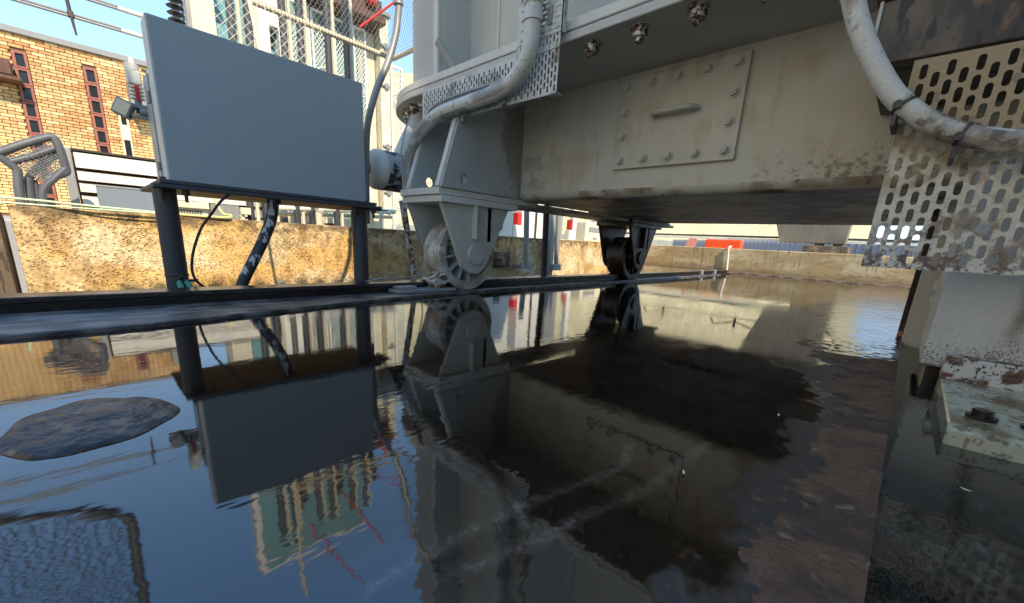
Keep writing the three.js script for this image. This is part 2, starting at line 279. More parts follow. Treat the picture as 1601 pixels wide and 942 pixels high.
// the oil: an almost black mirror, rippled, with drifting scum lines
// dried film on the oil: patches towards the right, thickening in a ragged band along the strip
const film = (x, z) => ss(0.47, 0.62, fbm(x / 4 + 0.1, (z + 2) / 4, 11, 22, 5, 203)) * ss(0.35, 1.1, x - z * 0.25) * 0.9;
const crust = (x, z) => { if (x > 2.2) return 0; const zb = -0.055 - 0.32 * ss(0.85, 3.2, x), w = lerp(0.07, 0.16, ss(0.4, 1.6, x)); return ss(2.2, 1.3, x) * ss(zb - w, zb + 0.01, z + (fbm(x / 4 + 0.1, (z + 2) / 4, 34, 40, 5, 205) - 0.5) * w * 1.7); };
const oilMapTex = (() => {
  const c = document.createElement('canvas'); c.width = 2048; c.height = 1024; const g = c.getContext('2d');
  g.fillStyle = 'rgb(30,20,13)'; g.fillRect(0, 0, 2048, 1024);
  const X = x => (x + 0.4) / 3.6 * 2048, Y = z => (z + 1.8) / 1.85 * 1024; // canvas top row = far side
  for (let i = 0; i < 9000; i++) { // brown thickened film
    const x = rr(-0.3, 3.2), z = rr(-1.45, 0.05); if (film(x, z) < rnd()) continue;
    g.fillStyle = `rgba(74,50,34,${0.08 + 0.10 * rnd()})`; g.beginPath(); g.ellipse(X(x), Y(z), rr(2, 16), rr(1, 5), rr(-0.6, 0.2), 0, 7); g.fill();
  }
  for (let i = 0; i < 60000; i++) { // brown crust against the strip
    const x = rr(0.2, 3.2), z = rr(-0.6, 0.05); if (crust(x, z) < rnd()) continue;
    const k = rnd(); g.fillStyle = `rgba(${70 + 40 * k | 0},${50 + 28 * k | 0},${35 + 20 * k | 0},${0.15 + 0.25 * rnd()})`; g.beginPath(); g.ellipse(X(x), Y(z), rr(0.6, 3.2), rr(0.5, 2.2), 0, 0, 7); g.fill();
  }
  const curve = (pts, w, a, n) => { const cv = new THREE.CatmullRomCurve3(pts.map(p => new THREE.Vector3(p[0], 0, p[1]))); for (let i = 0; i < n; i++) { const p = cv.getPoint(rnd()); const s = Math.pow(rnd(), 1.6); const ox = (rnd() + rnd() - 1) * w, oz = (rnd() + rnd() - 1) * w; g.fillStyle = `rgba(150,136,120,${a * (0.3 + rnd())})`; g.beginPath(); g.ellipse(X(p.x + ox), Y(p.z + oz), 0.6 + 2.2 * s, 0.5 + 1.1 * s, rnd() * 3, 0, 7); g.fill(); } };
  curve([[0.113, -0.261], [0.2, -0.259], [0.315, -0.248], [0.448, -0.221], [0.537, -0.248]], 0.012, 0.055, 2600);
  curve([[0.177, -0.229], [0.262, -0.206], [0.329, -0.195], [0.432, -0.173], [0.537, -0.168], [0.622, -0.163]], 0.012, 0.060, 2600);
  curve([[0.10, -0.30], [0.2, -0.28], [0.30, -0.27]], 0.03, 0.025, 1600);
  curve([[0.644, -0.258], [0.849, -0.298], [1.061, -0.329], [1.335, -0.311]], 0.02, 0.030, 1500);
  curve([[0.674, -0.164], [0.847, -0.199], [1.047, -0.204], [1.218, -0.141]], 0.02, 0.030, 1500);
  curve([[0.34, -0.548], [0.31, -0.405], [0.298, -0.28], [0.272, -0.217]], 0.012, 0.040, 1500);
  for (let i = 0; i < 9000; i++) { // foam specks, also painting in white glints on the oil
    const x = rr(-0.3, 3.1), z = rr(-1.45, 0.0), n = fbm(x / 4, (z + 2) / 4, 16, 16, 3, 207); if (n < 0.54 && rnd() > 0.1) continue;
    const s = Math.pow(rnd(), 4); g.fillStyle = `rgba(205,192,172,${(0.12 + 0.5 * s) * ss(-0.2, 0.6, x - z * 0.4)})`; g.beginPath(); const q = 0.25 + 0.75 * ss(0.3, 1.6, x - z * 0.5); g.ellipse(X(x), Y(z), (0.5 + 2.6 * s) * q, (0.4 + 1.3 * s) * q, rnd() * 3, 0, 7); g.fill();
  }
  const t = new THREE.CanvasTexture(c); t.colorSpace = THREE.SRGBColorSpace; t.wrapS = t.wrapT = THREE.ClampToEdgeWrapping; return t;
})();
const oilRipple = tex(1024, 1024, (u, v) => { const a = fbm(u, v, 4, 6, 3, 211), b = fbm(u, v, 26, 44, 3, 212), d = fbm(u, v, 90, 150, 2, 213), m = ss(0.40, 0.62, fbm(u, v, 3, 3, 3, 214)); return 128 + 90 * (a - 0.5) + (20 + 30 * m) * (b - 0.5) + (6 + 22 * m) * (d - 0.5); }, false, [1.6, 1.6]);
const oilRough = tex(1024, 512, (u, v) => { const x = u * 3.6 - 0.4, z = (1 - v) * 1.85 - 1.8, m = film(x, z), c = crust(x, z), n = fbm(u, v, 160, 90, 3, 222); return 255 * Math.min(1, 0.07 + 0.11 * m * (0.3 + 1.0 * n) + ss(0.35, 0.65, c * 0.7 + n * 0.45 - 0.1) * 0.75); }, false, [1, 1], [0, 0], false);
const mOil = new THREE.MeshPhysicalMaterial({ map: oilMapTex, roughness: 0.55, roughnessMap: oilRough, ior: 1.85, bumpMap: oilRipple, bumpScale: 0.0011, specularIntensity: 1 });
{
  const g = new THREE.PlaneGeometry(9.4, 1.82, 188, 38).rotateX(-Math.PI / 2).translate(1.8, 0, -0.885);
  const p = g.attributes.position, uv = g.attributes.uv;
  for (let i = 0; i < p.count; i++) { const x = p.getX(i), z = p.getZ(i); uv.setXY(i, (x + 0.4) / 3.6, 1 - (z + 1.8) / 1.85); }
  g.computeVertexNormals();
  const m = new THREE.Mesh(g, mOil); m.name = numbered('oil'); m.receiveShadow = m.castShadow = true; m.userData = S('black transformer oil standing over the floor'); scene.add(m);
}
// worn concrete strip that rises out of the oil along its edge
for (const [xa, xb, wet] of [[-0.6, 1.55, false], [1.55, 6.55, true]]) {
  const g = new THREE.PlaneGeometry(xb - xa, 0.5, Math.round((xb - xa) * 210), 110).rotateX(-Math.PI / 2).translate((xa + xb) / 2, 0, -0.22);
  const p = g.attributes.position;
  for (let i = 0; i < p.count; i++) {
    const x = p.getX(i), z = p.getZ(i);
    const zb = -0.05 - 0.32 * ss(0.85, 3.2, x), n = fbm(x / 8 + 0.5, z / 8 + 0.5, 60, 60, 5, 231) - 0.5, f = fbm(x / 8 + 0.5, z / 8 + 0.5, 420, 420, 4, 232) - 0.5;
    const q = ss(0.8, 2.2, x);
    let y = (z - zb) * lerp(0.10, 0.018, q) + n * lerp(0.009, 0.003, q) + f * lerp(0.007, 0.0012, q);
    y = Math.max(-0.03, Math.min(0.009 + n * lerp(0.005, 0.0015, q) + f * lerp(0.002, 0.0006, q), y));
    p.setY(i, y);
  }
  g.computeVertexNormals();
  const m = std({ map: tex(1024, 1024, (u, v) => {
    const a = fbm(u, v, 9, 9, 5, 241), b = fbm(u, v, 120, 120, 3, 242), d = fbm(u, v, 12, 12, 4, 243);
    let o = mix3([98, 69, 47], [70, 49, 37], ss(0.35, 0.65, a)); const k = 1 + (b - 0.5) * 0.5; o = [o[0] * k, o[1] * k, o[2] * k];
    const g = fbm(u, v, 40, 40, 4, 244); return mix3(o, [150, 130, 92], ss(0.62, 0.76, d * 0.5 + g * 0.5) * 0.6);
  }, true, [2.5, 2.5]), roughness: wet ? 0.14 : 0.58, bumpMap: bumpFine, bumpScale: wet ? 0.0006 : 0.004 });
  solo('floor_strip', g, m, S(wet ? 'wet far end of the worn concrete strip' : 'brown worn concrete strip rising out of the oil'));
}
// lower sump to the right of the strip
const mSump = new THREE.MeshPhysicalMaterial({ map: tex(512, 512, (u, v) => { const a = fbm(u, v, 6, 6, 5, 251), b = fbm(u, v, 60, 60, 3, 252); let o = mix3([20, 22, 19], [46, 52, 46], ss(0.45, 0.7, a * 0.7 + b * 0.3)); return mix3(o, [92, 100, 92], ss(0.72, 0.85, b) * 0.4); }, true, [2, 2]), roughness: 0.05, ior: 1.8, bumpMap: oilRipple, bumpScale: 0.0014 });
solo('sump', new THREE.PlaneGeometry(9.4, 5.1, 40, 20).rotateX(-Math.PI / 2).translate(1.8, -0.012, 0.032 + 2.55), mSump, S('shallow oil filled sump beside the strip'));
// ledge along the foot of the rail
solo('ledge', (() => { const s = new THREE.Shape([[-3.2, 1.455], [0.1, 1.46], [0.5, 1.54], [0.9, 1.62], [1.6, 1.68], [3.0, 1.70], [5.6, 1.72], [5.6, 1.8], [-3.2, 1.8]].map(p => new THREE.Vector2(...p))); return new THREE.ExtrudeGeometry(s, { depth: 0.03, bevelEnabled: true, bevelSize: 0.006, bevelThickness: 0.004, bevelSegments: 2 }).rotateX(-Math.PI / 2).translate(0, -0.022, 0); })(),
  std({ map: tex(512, 512, (u, v) => { const a = fbm(u, v, 8, 20, 5, 261); return mix3([52, 48, 48], [112, 104, 100], ss(0.4, 0.7, a)); }, true, [2, 2]), roughness: 0.42, bumpMap: bumpFine, bumpScale: 0.006 }), S('oily ledge along the foot of the rail'));

// low round lump on the left
{
  const g = new THREE.SphereGeometry(1, 160, 60, 0, Math.PI * 2, 0, Math.PI / 2); const p = g.attributes.position;
  for (let i = 0; i < p.count; i++) { const a = Math.atan2(p.getZ(i), p.getX(i) + 1e-9), h = p.getY(i), r = Math.sqrt(Math.max(0, 1 - h * h)); const k = 1 + 0.05 * Math.sin(a * 3 + 1) + 0.025 * Math.sin(a * 7); const n = fbm(p.getX(i) * 0.2 + 0.5, p.getZ(i) * 0.2 + 0.5, 24, 24, 4, 271) - 0.5; const n2 = fbm(p.getX(i) * 0.2 + 0.5, p.getZ(i) * 0.2 + 0.5, 90, 90, 3, 272) - 0.5; p.setXYZ(i, r * k * 0.09 * Math.cos(a), Math.pow(h, 0.6) * 0.011 + (n * 0.005 + n2 * 0.0012) * Math.min(1, h * 3) - 0.002, r * k * 0.10 * Math.sin(a)); }
  g.computeVertexNormals(); g.translate(-0.025, 0, -0.785);
  solo('oily_mound', g, new THREE.MeshPhysicalMaterial({ map: tex(256, 256, (u, v) => mix3([34, 25, 20], [96, 76, 58], ss(0.48, 0.66, fbm(u, v, 10, 10, 5, 273))), true, [4, 4]), roughness: 0.38, ior: 1.45, bumpMap: bumpFine, bumpScale: 0.004 }), T('low round lump of oily sludge standing out of the oil at the left edge', 'sludge mound'));
}
// leaves floating on the oil
const leafG = (() => { const s = new THREE.Shape(); s.moveTo(-1, 0); s.quadraticCurveTo(-0.2, 0.5, 1, 0); s.quadraticCurveTo(-0.1, -0.4, -1, 0); const g = new THREE.ExtrudeGeometry(s, { depth: 0.06, bevelEnabled: false }).rotateX(-Math.PI / 2); const p = g.attributes.position; for (let i = 0; i < p.count; i++) p.setY(i, p.getY(i) + 0.18 * p.getX(i) ** 2); g.computeVertexNormals(); return g; })();
for (const [x, z, s, a, label] of [[0.50, -0.155, 0.006, 0.5, 'small yellow leaf on black oil in front of the strip'], [0.83, -0.115, 0.007, 0.2, 'small yellow leaf beside the left edge of the brown strip'], [0.78, 0.115, 0.006, 1.2, 'small pale leaf in the sump below the bolted foot']])
  solo('leaf', leafG.clone().scale(s, s, s).rotateY(a).translate(x, z > 0 ? -0.011 : 0.002, z), mPaleGreen, T(label, 'leaf'));

{ // added unseen building on the left, put there to bounce warm light
  const b = thing('added_bounce_building', 'added unseen building left of the pit that bounces warm light', 'building', [-6.5, 0.24, -1.5]);
  const y = Math.PI / 4, at = g => g.rotateY(y).translate(-6.5, 0.24, -1.5);
  const mR = std({ map: paintTex([228, 212, 180], 0.15, 0.98, 350), roughness: 0.9 });
  part('wall', at(bx(-5, 5, 0, 6.5, -3, 0)), mR, b); part('parapet', at(bx(-5.1, 5.1, 6.5, 6.7, -3.1, 0.1)), mPostConc, b);
  for (const x of [-4, -1.5, 1, 3.5]) { const w = part('window', at(bx(x - 0.4, x + 0.4, 3.2, 4.6, 0.0, 0.04)), mWhite, b); part('pane', at(bx(x - 0.34, x + 0.34, 3.26, 4.54, 0.04, 0.045)), mGlass, w); }
}
// bund walls
{
  const w = thing('bund_wall', 'sunlit yellow brown pitted concrete wall behind the rail', 'wall', [1.6, -0.2, -3.58]);
  part('wall', [bx(-0.245, 1.62, -0.25, 0.327, -3.66, -3.5, 0.008), bx(1.62, 3.2, -0.25, 0.329, -3.66, -3.502, 0.008), bx(3.2, 4.4, -0.25, 0.334, -3.66, -3.497, 0.008), bx(4.4, 6.7, -0.25, 0.345, -3.66, -3.5, 0.008)], mBund, w);
  parts('ledge_block', [bx(3.15, 3.5, -0.02, 0.16, -3.51, -3.42, 0.008), bx(3.26, 3.38, 0.0, 0.09, -3.44, -3.36, 0.008)], mButtress, w);
  const c = thing('bund_wall', 'stained wall end with shade painted in as darker grey brown and a rounded top at the far left', 'wall', [-0.8, -0.2, -3.5]);
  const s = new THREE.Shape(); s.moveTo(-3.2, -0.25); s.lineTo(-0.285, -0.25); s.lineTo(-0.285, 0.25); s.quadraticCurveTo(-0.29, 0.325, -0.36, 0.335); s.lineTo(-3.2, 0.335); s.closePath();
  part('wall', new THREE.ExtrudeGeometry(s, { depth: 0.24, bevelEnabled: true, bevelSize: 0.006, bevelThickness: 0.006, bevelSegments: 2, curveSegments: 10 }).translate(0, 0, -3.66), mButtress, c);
  const l = thing('bund_wall', 'concrete wall closing the pit on the left, outside the picture', 'wall', [-1.75, -0.2, 0]);
  part('wall', bx(-1.8, -1.66, -0.3, 0.335, -3.4, 5.2, 0.01), mPostConc, l);
  const f = thing('bund_wall', 'tan concrete end wall with dark drip streaks across the far end of the pit', 'wall', [6.63, 0, -0.5]);
  part('wall', bx(6.56, 6.72, -0.25, 0.345, -3.51, 5.2, 0.01), mBundFar, f);
  part('kerb_fillet', rod([6.56, 0.0, -2.1], [6.56, 0.0, 2], 0.02, 8), mButtress, f);
  solo('wall_pipe', [rod([6.53, 0.03, -1.93], [6.53, 0.36, -1.96], 0.014), rod([6.53, 0.36, -1.96], [6.62, 0.37, -1.96], 0.016)], mWhite, T('thin white pipe standing against the far end wall', 'pipe'));
}
// rail
{
  const r = thing('rail', 'black oily steel track rail running along the pit under the wheels', 'rail', [1.4, 0, -1.8]);
  part('rail_head', bx(-3.2, 6.1, 0.036, 0.055, -1.88, -1.775, 0.004), mOilySteel, r);
  part('rail_web', bx(-3.2, 6.08, -0.03, 0.037, -1.85, -1.79), mOilySteel, r);
  part('rail_foot', bx(-3.2, 6.08, -0.03, 0.014, -1.90, -1.755, 0.004), mOilySteel, r);
  for (const x of [5.05, 5.5]) part('clip', bx(x, x + 0.05, 0.0, 0.066, -1.80, -1.755, 0.008), mGalv, r);
  parts('clamp_plate', [bx(1.0, 1.34, 0.012, 0.028, -1.80, -1.69, 0.004), bx(1.02, 1.12, 0.028, 0.042, -1.79, -1.72, 0.004)], mGalv, r);
  const ck = thing('rail_chock', 'rust brown steel chock wedged on the rail against the near wheel', 'wheel chock', [1.26, 0.03, -1.76]);
  const g = bx(-0.045, 0.045, -0.025, 0.025, -0.06, 0.06, 0.004).rotateZ(0.5).translate(1.262, 0.062, -1.77);
  part('wedge', g, mRusty, ck);
}

// ------------------------------------------------------------------ the transformer
const tr = thing('transformer', 'big light grey transformer on steel wheels filling the right half', 'transformer', [2.5, 0, -0.8]);
{
  // base beam with the bolted inspection cover
  const beamS = new THREE.Shape([[-0.45, 0.536], [-0.45, 1.0], [1.65, 1.0], [1.65, 0.536]].map(p => new THREE.Vector2(...p)));
  part('base_beam', plateX(beamS, 1.75, 0.02), mBeam, tr);
  part('beam_bottom', [bx(1.785, 2.8, 0.5, 0.515, -1.65, 0.45, 0.004), rod([1.786, 0.536, -1.65], [1.786, 0.536, 0.45], 0.0362, 32), bx(1.77, 2.8, 0.54, 1.0, -1.652, -1.635), bx(2.78, 2.8, 0.515, 1.0, -1.65, 0.45)], mGrime, tr);
  part('weld_bead', rod([1.748, 0.52, -1.655], [1.748, 1.0, -1.655], 0.008), mPaintLight, tr);
  const cover = part('inspection_cover', bx(1.732, 1.75, 0.618, 0.976, -1.072, -0.559, 0.003), mBeam, tr);
  const zc = [-1.035, -0.925, -0.815, -0.705, -0.597];
  const bolts = [];
  for (const z of zc) { bolts.push([z, 0.944], [z, 0.654]); }
  for (const y of [0.848, 0.752]) bolts.push([-1.035, y], [-0.597, y]);
  const hw = disc(0, 0, 0, 0.0205, 0.005, 'x', 24), hh = hex(0, 0, 0, 0.0155, 0.014, 'x'), hc = disc(0, 0, 0, 0.008, 0.004, 'x', 16);
  for (const [z, y] of bolts) part('bolt', [hw.clone().translate(1.7295, y, z), hh.clone().rotateX(rr(0, 1)).translate(1.720, y, z), hc.clone().translate(1.7115, y, z)], mPaint, cover);
  part('handle', [tube([[1.735, 0.815, -0.895], [1.71, 0.815, -0.893], [1.693, 0.815, -0.880], [1.690, 0.815, -0.86], [1.690, 0.815, -0.75], [1.693, 0.815, -0.735], [1.71, 0.815, -0.722], [1.735, 0.815, -0.720]], 0.0105, 60, 12), disc(1.7305, 0.815, -0.895, 0.017, 0.004, 'x'), disc(1.7305, 0.815, -0.72, 0.017, 0.004, 'x')], mPaint, cover);
  // rounded double flange under the tank
  const fl = (x0, x1, z0, z1, r) => { const s = new THREE.Shape(); s.moveTo(x0, -z1); s.lineTo(x1, -z1); s.lineTo(x1, -z0 - r); s.absarc(x1 - r, -z0 - r, r, 0, Math.PI / 2, false); s.lineTo(x0 + r, -z0); s.absarc(x0 + r, -z0 - r, r, Math.PI / 2, Math.PI, false); s.closePath(); return s; };
  const ext = (s, y, h) => new THREE.ExtrudeGeometry(s, { depth: h - 0.006, bevelEnabled: true, bevelSize: 0.003, bevelThickness: 0.003, bevelSegments: 1, curveSegments: 40 }).rotateX(-Math.PI / 2).translate(0, y + 0.003, 0);
  part('base_flange', ext(fl(1.352, 3.8, -2.76, 1.2, 0.66), 1.0, 0.03), mPaint, tr);
  part('flange_gasket', ext(fl(1.372, 3.78, -2.74, 1.18, 0.64), 1.029, 0.008), mDarkSteel, tr);
  part('tank_flange', ext(fl(1.356, 3.8, -2.755, 1.2, 0.66), 1.037, 0.034), mPaintLight, tr);
  const nutG = [hex(0, -0.016, 0, 0.027, 0.03), disc(0, -0.002, 0, 0.033, 0.004), disc(0, -0.036, 0, 0.014, 0.016, 'y', 14)];
  const nutAt = (x, z) => part('flange_nut', nutG.map(g => g.clone().rotateY(x * 9 + z * 5).translate(x, 0.999, z)), mNut, tr);
  for (const z of [-1.014, -0.822, -0.630, -0.438, -0.246]) nutAt(1.412, z);
  for (const a of [182, 192, 202, 213, 224, 236]) nutAt(2.012 + 0.595 * Math.cos(a * Math.PI / 180), -2.1 + 0.595 * Math.sin(a * Math.PI / 180));
  const bh = hex(0, 0, 0, 0.024, 0.022);
  for (const z of [-1.95, -1.80, -1.60, -1.40, -1.2, -1.014, -0.822, -0.630]) part('flange_bolt', bh.clone().rotateY(z * 7).translate(1.412, 1.082, z), mPaintLight, tr);
  // tank
  part('tank_wall', [bx(1.6, 3.6, 1.071, 2.4, -2.45, 1.0, 0.01)], mPaint, tr);
  part('tank_stiffener', [bx(1.40, 1.62, 1.071, 2.4, -2.185, -1.94, 0.006)], mPaint, tr);
  part('stiffener_lip', bx(1.386, 1.402, 1.075, 2.4, -1.975, -1.937, 0.003), mPaintLight, tr);
  part('tank_stiffener', [bx(1.45, 1.62, 1.071, 2.4, 0.1, 0.5, 0.006)], mPaint, tr);  // added unseen column, put in to shade the gusset and wheel bracket
  parts('tank_seam', [rod([1.597, 1.075, -1.72], [1.597, 2.4, -1.72], 0.008), rod([1.597, 1.075, -0.98], [1.597, 2.4, -0.98], 0.008)], mPaintLight, tr);
  part('tank_band', [bx(1.575, 1.602, 1.19, 1.215, -1.06, 0.1, 0.004)], mPaint, tr);
  part('earth_strap', bar([1.378, 1.225, -1.93], [1.378, 1.075, -1.785], 0.012, 0.034), mGreyPaint, tr);
  // gusset box over the near wheel
  const gus = (z, x0b, x0t) => plateZ([[x0b, 0.51], [x0t, 0.83], [x0t + 0.05, 0.998], [1.768, 0.998], [1.768, 0.51]], z, 0.016, [[1.338, 0.56, 0.027]], 0.0015);
  part('gusset', gus(-1.664, 1.203, 1.306), mGusset, tr);
  part('gusset', gus(-1.945, 1.215, 1.318), mGusset, tr);
  parts('gusset_flange', [bar([1.200, 0.512, -1.672], [1.303, 0.83, -1.672], 0.012, 0.03), bar([1.210, 0.512, -1.94], [1.314, 0.83, -1.94], 0.012, 0.026)], mPaintLight, tr);
  part('box_wall', bx(1.56, 1.575, 0.51, 0.998, -1.945, -1.66), mPaint, tr);
  const wheelBogie = (dx, proto) => {
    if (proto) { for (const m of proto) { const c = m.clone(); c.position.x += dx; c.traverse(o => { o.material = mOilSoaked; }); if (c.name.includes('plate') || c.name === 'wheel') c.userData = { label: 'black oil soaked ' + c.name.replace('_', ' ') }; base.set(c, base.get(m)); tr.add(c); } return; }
    const out = [];
    out.push(part('mounting_plate', [bx(1.20, 1.905, 0.4785, 0.51, -2.0, -1.66, 0.003)], mPaintLight, tr));
    out.push(part('mounting_plate', [bx(1.21, 1.735, 0.445, 0.4765, -1.995, -1.655, 0.003)], mPaintLight, tr));
    for (const [x, z] of [[1.245, -1.70], [1.235, -1.955], [1.64, -1.69]]) out.push(part('bolt', [hex(x, 0.519, z, 0.019, 0.018)], mPaintLight, tr));
    const side = () => { const s = []; s.push([1.225, 0.446], [1.362, 0.135]); for (let a = 205; a <= 340; a += 9) s.push([1.45 + 0.102 * Math.cos(a * Math.PI / 180), 0.2 + 0.102 * Math.sin(a * Math.PI / 180)]); s.push([1.69, 0.446]); return s; };
    out.push(part('bracket_plate', plateZ(side(), -1.70, 0.022, [], 0.003), mPaint, tr));
    out.push(part('bracket_plate', plateZ(side(), -1.985, 0.022, [], 0.003), mPaint, tr));
    out.push(part('bracket_rib', [bx(1.425, 1.437, 0.28, 0.445, -1.679, -1.645, 0.002), plateZ([[-0.06, 0.27], [0, 0.27], [0, 0.445], [-0.06, 0.445]], -0.014, 0.028, [], 0.002).rotateY(-Math.PI / 2).translate(1.545, 0, -1.678)], mPaint, tr));
    out.push(part('axle_cap', [disc(1.45, 0.2, -1.672, 0.052, 0.02, 'z', 40), disc(1.45, 0.2, -1.83, 0.035, 0.32, 'z')], mPaint, tr));
    const prof = [[0.05, -0.085], [0.163, -0.085], [0.166, -0.08], [0.168, 0.05], [0.172, 0.062], [0.19, 0.068], [0.193, 0.074], [0.193, 0.096], [0.190, 0.1], [0.150, 0.1], [0.147, 0.096], [0.144, 0.03], [0.075, 0.026], [0.070, 0.11], [0.034, 0.11], [0.034, 0.0]].map(p => new THREE.Vector2(...p));
    const w = part('wheel', new THREE.LatheGeometry(prof, 64).rotateX(Math.PI / 2).translate(1.45, 0.2, -1.83), mWheel, tr); out.push(w);
    for (let k = 0; k < 12; k++) { const a = k * Math.PI / 6 + 0.12; part('spoke_rib', bx(0.066, 0.15, -0.006, 0.006, 0.02, 0.092, 0.003).rotateZ(a).translate(1.45, 0.2, -1.83), mPaint, w); }
    return out;
  };
  const proto = wheelBogie(0);
  wheelBogie(1.86, proto);
  // far beam carrying the second wheel, and cross beam between the wheels
  part('base_beam', [bx(3.0, 3.8, 0.515, 1.0, -1.95, 0.45, 0.006)], mGrime, tr);
  part('cross_beam', [bx(2.79, 3.05, 0.50, 1.0, -1.9, -1.2, 0.006), bx(1.9, 3.9, 0.478, 0.5, -1.92, -1.68, 0.004)], mGrime, tr);
  part('bracket_plate', plateZ([[2.7, 0.0], [3.7, 0.0], [3.8, 0.5], [2.6, 0.5]], 0.16, 0.03), mPaint, tr);  // added hidden plate that keeps the sun off the near wheel bracket
  // added radiator-shaped panels beyond the frame, put there to shade the pit
  for (let k = 0; k < 19; k++) part('added_shade_panel', bx(-1.05 + k * 0.145, -0.95 + k * 0.145, 0.2, k > 10 ? 6.4 : 3.83, 1.2, 1.6, 0.02), mPaint, tr);
  part('added_shade_header', rod([-1.1, 0.26, 1.4], [1.8, 0.26, 1.4], 0.05), mPaint, tr); part('added_shade_header', rod([-1.1, 3.77, 1.4], [1.8, 3.77, 1.4], 0.05), mPaint, tr);
  part('added_shade_pipe', rod([1.7, 1.92, 1.4], [2.2, 1.92, 0.9], 0.05), mPaint, tr); part('added_shade_pipe', rod([1.55, 0.26, 1.4], [1.9, 0.6, 0.4], 0.05), mPaint, tr);

  // perforated cable trays and guards
  const slot = (cx, cy, w, l) => { const h = new THREE.Path(), r = w / 2, k = l / 2 - r; h.absarc(cx, cy + k, r, 0, Math.PI, false); h.absarc(cx, cy - k, r, Math.PI, Math.PI * 2, false); h.closePath(); return h; };
  function perf(u0, u1, v0, v1, px, py, w, l, skew = [0, 0], vert = true) {
    const s = new THREE.Shape([[u0 + skew[0], v0], [u1, v0], [u1, v1], [u0 + skew[1], v1]].map(p => new THREE.Vector2(...p)));
    let i = 0;
    if (vert) for (let u = u0 + px * 0.75; u < u1 - w * 0.8; u += px, i++) for (let v = v0 + l * 0.75 + (i % 2) * py / 2; v < v1 - l * 0.6; v += py) s.holes.push(slot(u, v, w, l));
    else for (let v = v0 + px * 0.75; v < v1 - w * 0.8; v += px, i++) for (let u = u0 + l * 0.75 + (i % 2) * py / 2; u < u1 - l * 0.6; u += py) { const h = new THREE.Path(), r = w / 2, k = l / 2 - r; h.absarc(u + k, v, r, -Math.PI / 2, Math.PI / 2, false); h.absarc(u - k, v, r, Math.PI / 2, Math.PI * 1.5, false); h.closePath(); s.holes.push(h); }
    return s;
  }
  part('cable_tray', [plateX(perf(1.085, 1.96, 0.826, 0.992, 0.0165, 0.031, 0.0088, 0.0235), 1.312, 0.003), bx(1.312, 1.345, 0.8235, 0.8265, -1.94, -1.085)], mTray, tr);
  part('cable_tray', [plateX(perf(1.082, 1.30, 0.972, 1.05, 0.0165, 0.031, 0.0088, 0.0235), 1.3085, 0.003)], mTray, tr);
  part('cable_tray', [plateX(perf(1.075, 1.295, 1.02, 2.0, 0.0165, 0.034, 0.009, 0.026, [0, 0], false), 1.305, 0.003), bx(1.305, 1.33, 1.02, 2.0, -1.078, -1.075)], mTray, tr);
  parts('tray_bracket', [bx(1.315, 1.36, 0.945, 0.962, -1.62, -1.585, 0.002), bx(1.315, 1.36, 0.94, 0.958, -1.86, -1.83, 0.002), bx(1.318, 1.35, 0.962, 0.985, -1.75, -1.30, 0.002)], mGalv, tr);
  part('conduit', tube([[1.262, 0.42, -2.02], [1.256, 0.56, -2.01], [1.256, 0.67, -1.995], [1.262, 0.745, -1.955], [1.268, 0.80, -1.885], [1.272, 0.838, -1.79], [1.274, 0.852, -1.70], [1.274, 0.858, -1.55], [1.272, 0.862, -1.42], [1.270, 0.868, -1.34], [1.268, 0.888, -1.268], [1.264, 0.925, -1.213], [1.262, 0.975, -1.185], [1.262, 1.05, -1.178], [1.264, 1.2, -1.176], [1.264, 2.0, -1.172]], 0.031, 140, 24), mConduit, tr);
  parts('conduit_joint', [disc(1.262, 1.075, -1.177, 0.036, 0.035, 'y'), disc(1.262, 1.118, -1.177, 0.0345, 0.012, 'y'), disc(1.2735, 0.8555, -1.62, 0.0335, 0.008, 'z', 28), disc(1.271, 0.8655, -1.372, 0.034, 0.012, 'z', 28)], mConduit, tr);
  parts('conduit_clamp', [bx(1.296, 1.313, 0.80, 0.845, -1.635, -1.612, 0.003), disc(1.300, 0.828, -1.60, 0.012, 0.02, 'x'), bx(1.296, 1.313, 0.815, 0.845, -1.385, -1.36, 0.003), disc(1.300, 0.836, -1.352, 0.012, 0.02, 'x'), bx(1.296, 1.306, 1.05, 1.11, -1.14, -1.12, 0.002)], mGalv, tr);
  part('tray_cable', tube([[1.300, 0.70, -1.985], [1.298, 0.78, -1.95], [1.298, 0.87, -1.90], [1.298, 0.905, -1.82], [1.299, 0.915, -1.70], [1.300, 0.918, -1.5], [1.300, 0.92, -1.36], [1.303, 0.95, -1.28]], 0.006, 60, 8), mCableGrey, tr);
  part('guard_panel', [plateX(perf(-0.55, 0.088, 0.27, 0.70, 0.0208, 0.0365, 0.0118, 0.0285, [0, 0]), 1.30, 0.004), bx(1.296, 1.304, 0.266, 0.2705, -0.088, 0.55)], mGuard, tr);
  part('guard_screw', [disc(1.297, 0.355, 0.088, 0.011, 0.008, 'x', 16)], mGalv, tr);
  part('conduit', tube([[1.248, 1.15, -0.335], [1.248, 0.95, -0.262], [1.248, 0.83, -0.215], [1.248, 0.76, -0.186], [1.248, 0.69, -0.148], [1.248, 0.625, -0.105], [1.248, 0.578, -0.058], [1.248, 0.545, -0.010], [1.248, 0.522, 0.045], [1.248, 0.508, 0.11], [1.248, 0.50, 0.25], [1.248, 0.50, 0.5]], 0.0205, 120, 24), mConduitDirty, tr);
  parts('conduit_joint', [[0.600, -0.083, 0.95], [0.532, 0.017, 0.40], [0.506, 0.122, 0.10]].map(([y, z, a]) => disc(0, 0, 0, 0.0225, 0.006, 'z', 24).rotateX(a).translate(1.248, y, z)), mDarkSteel, tr);
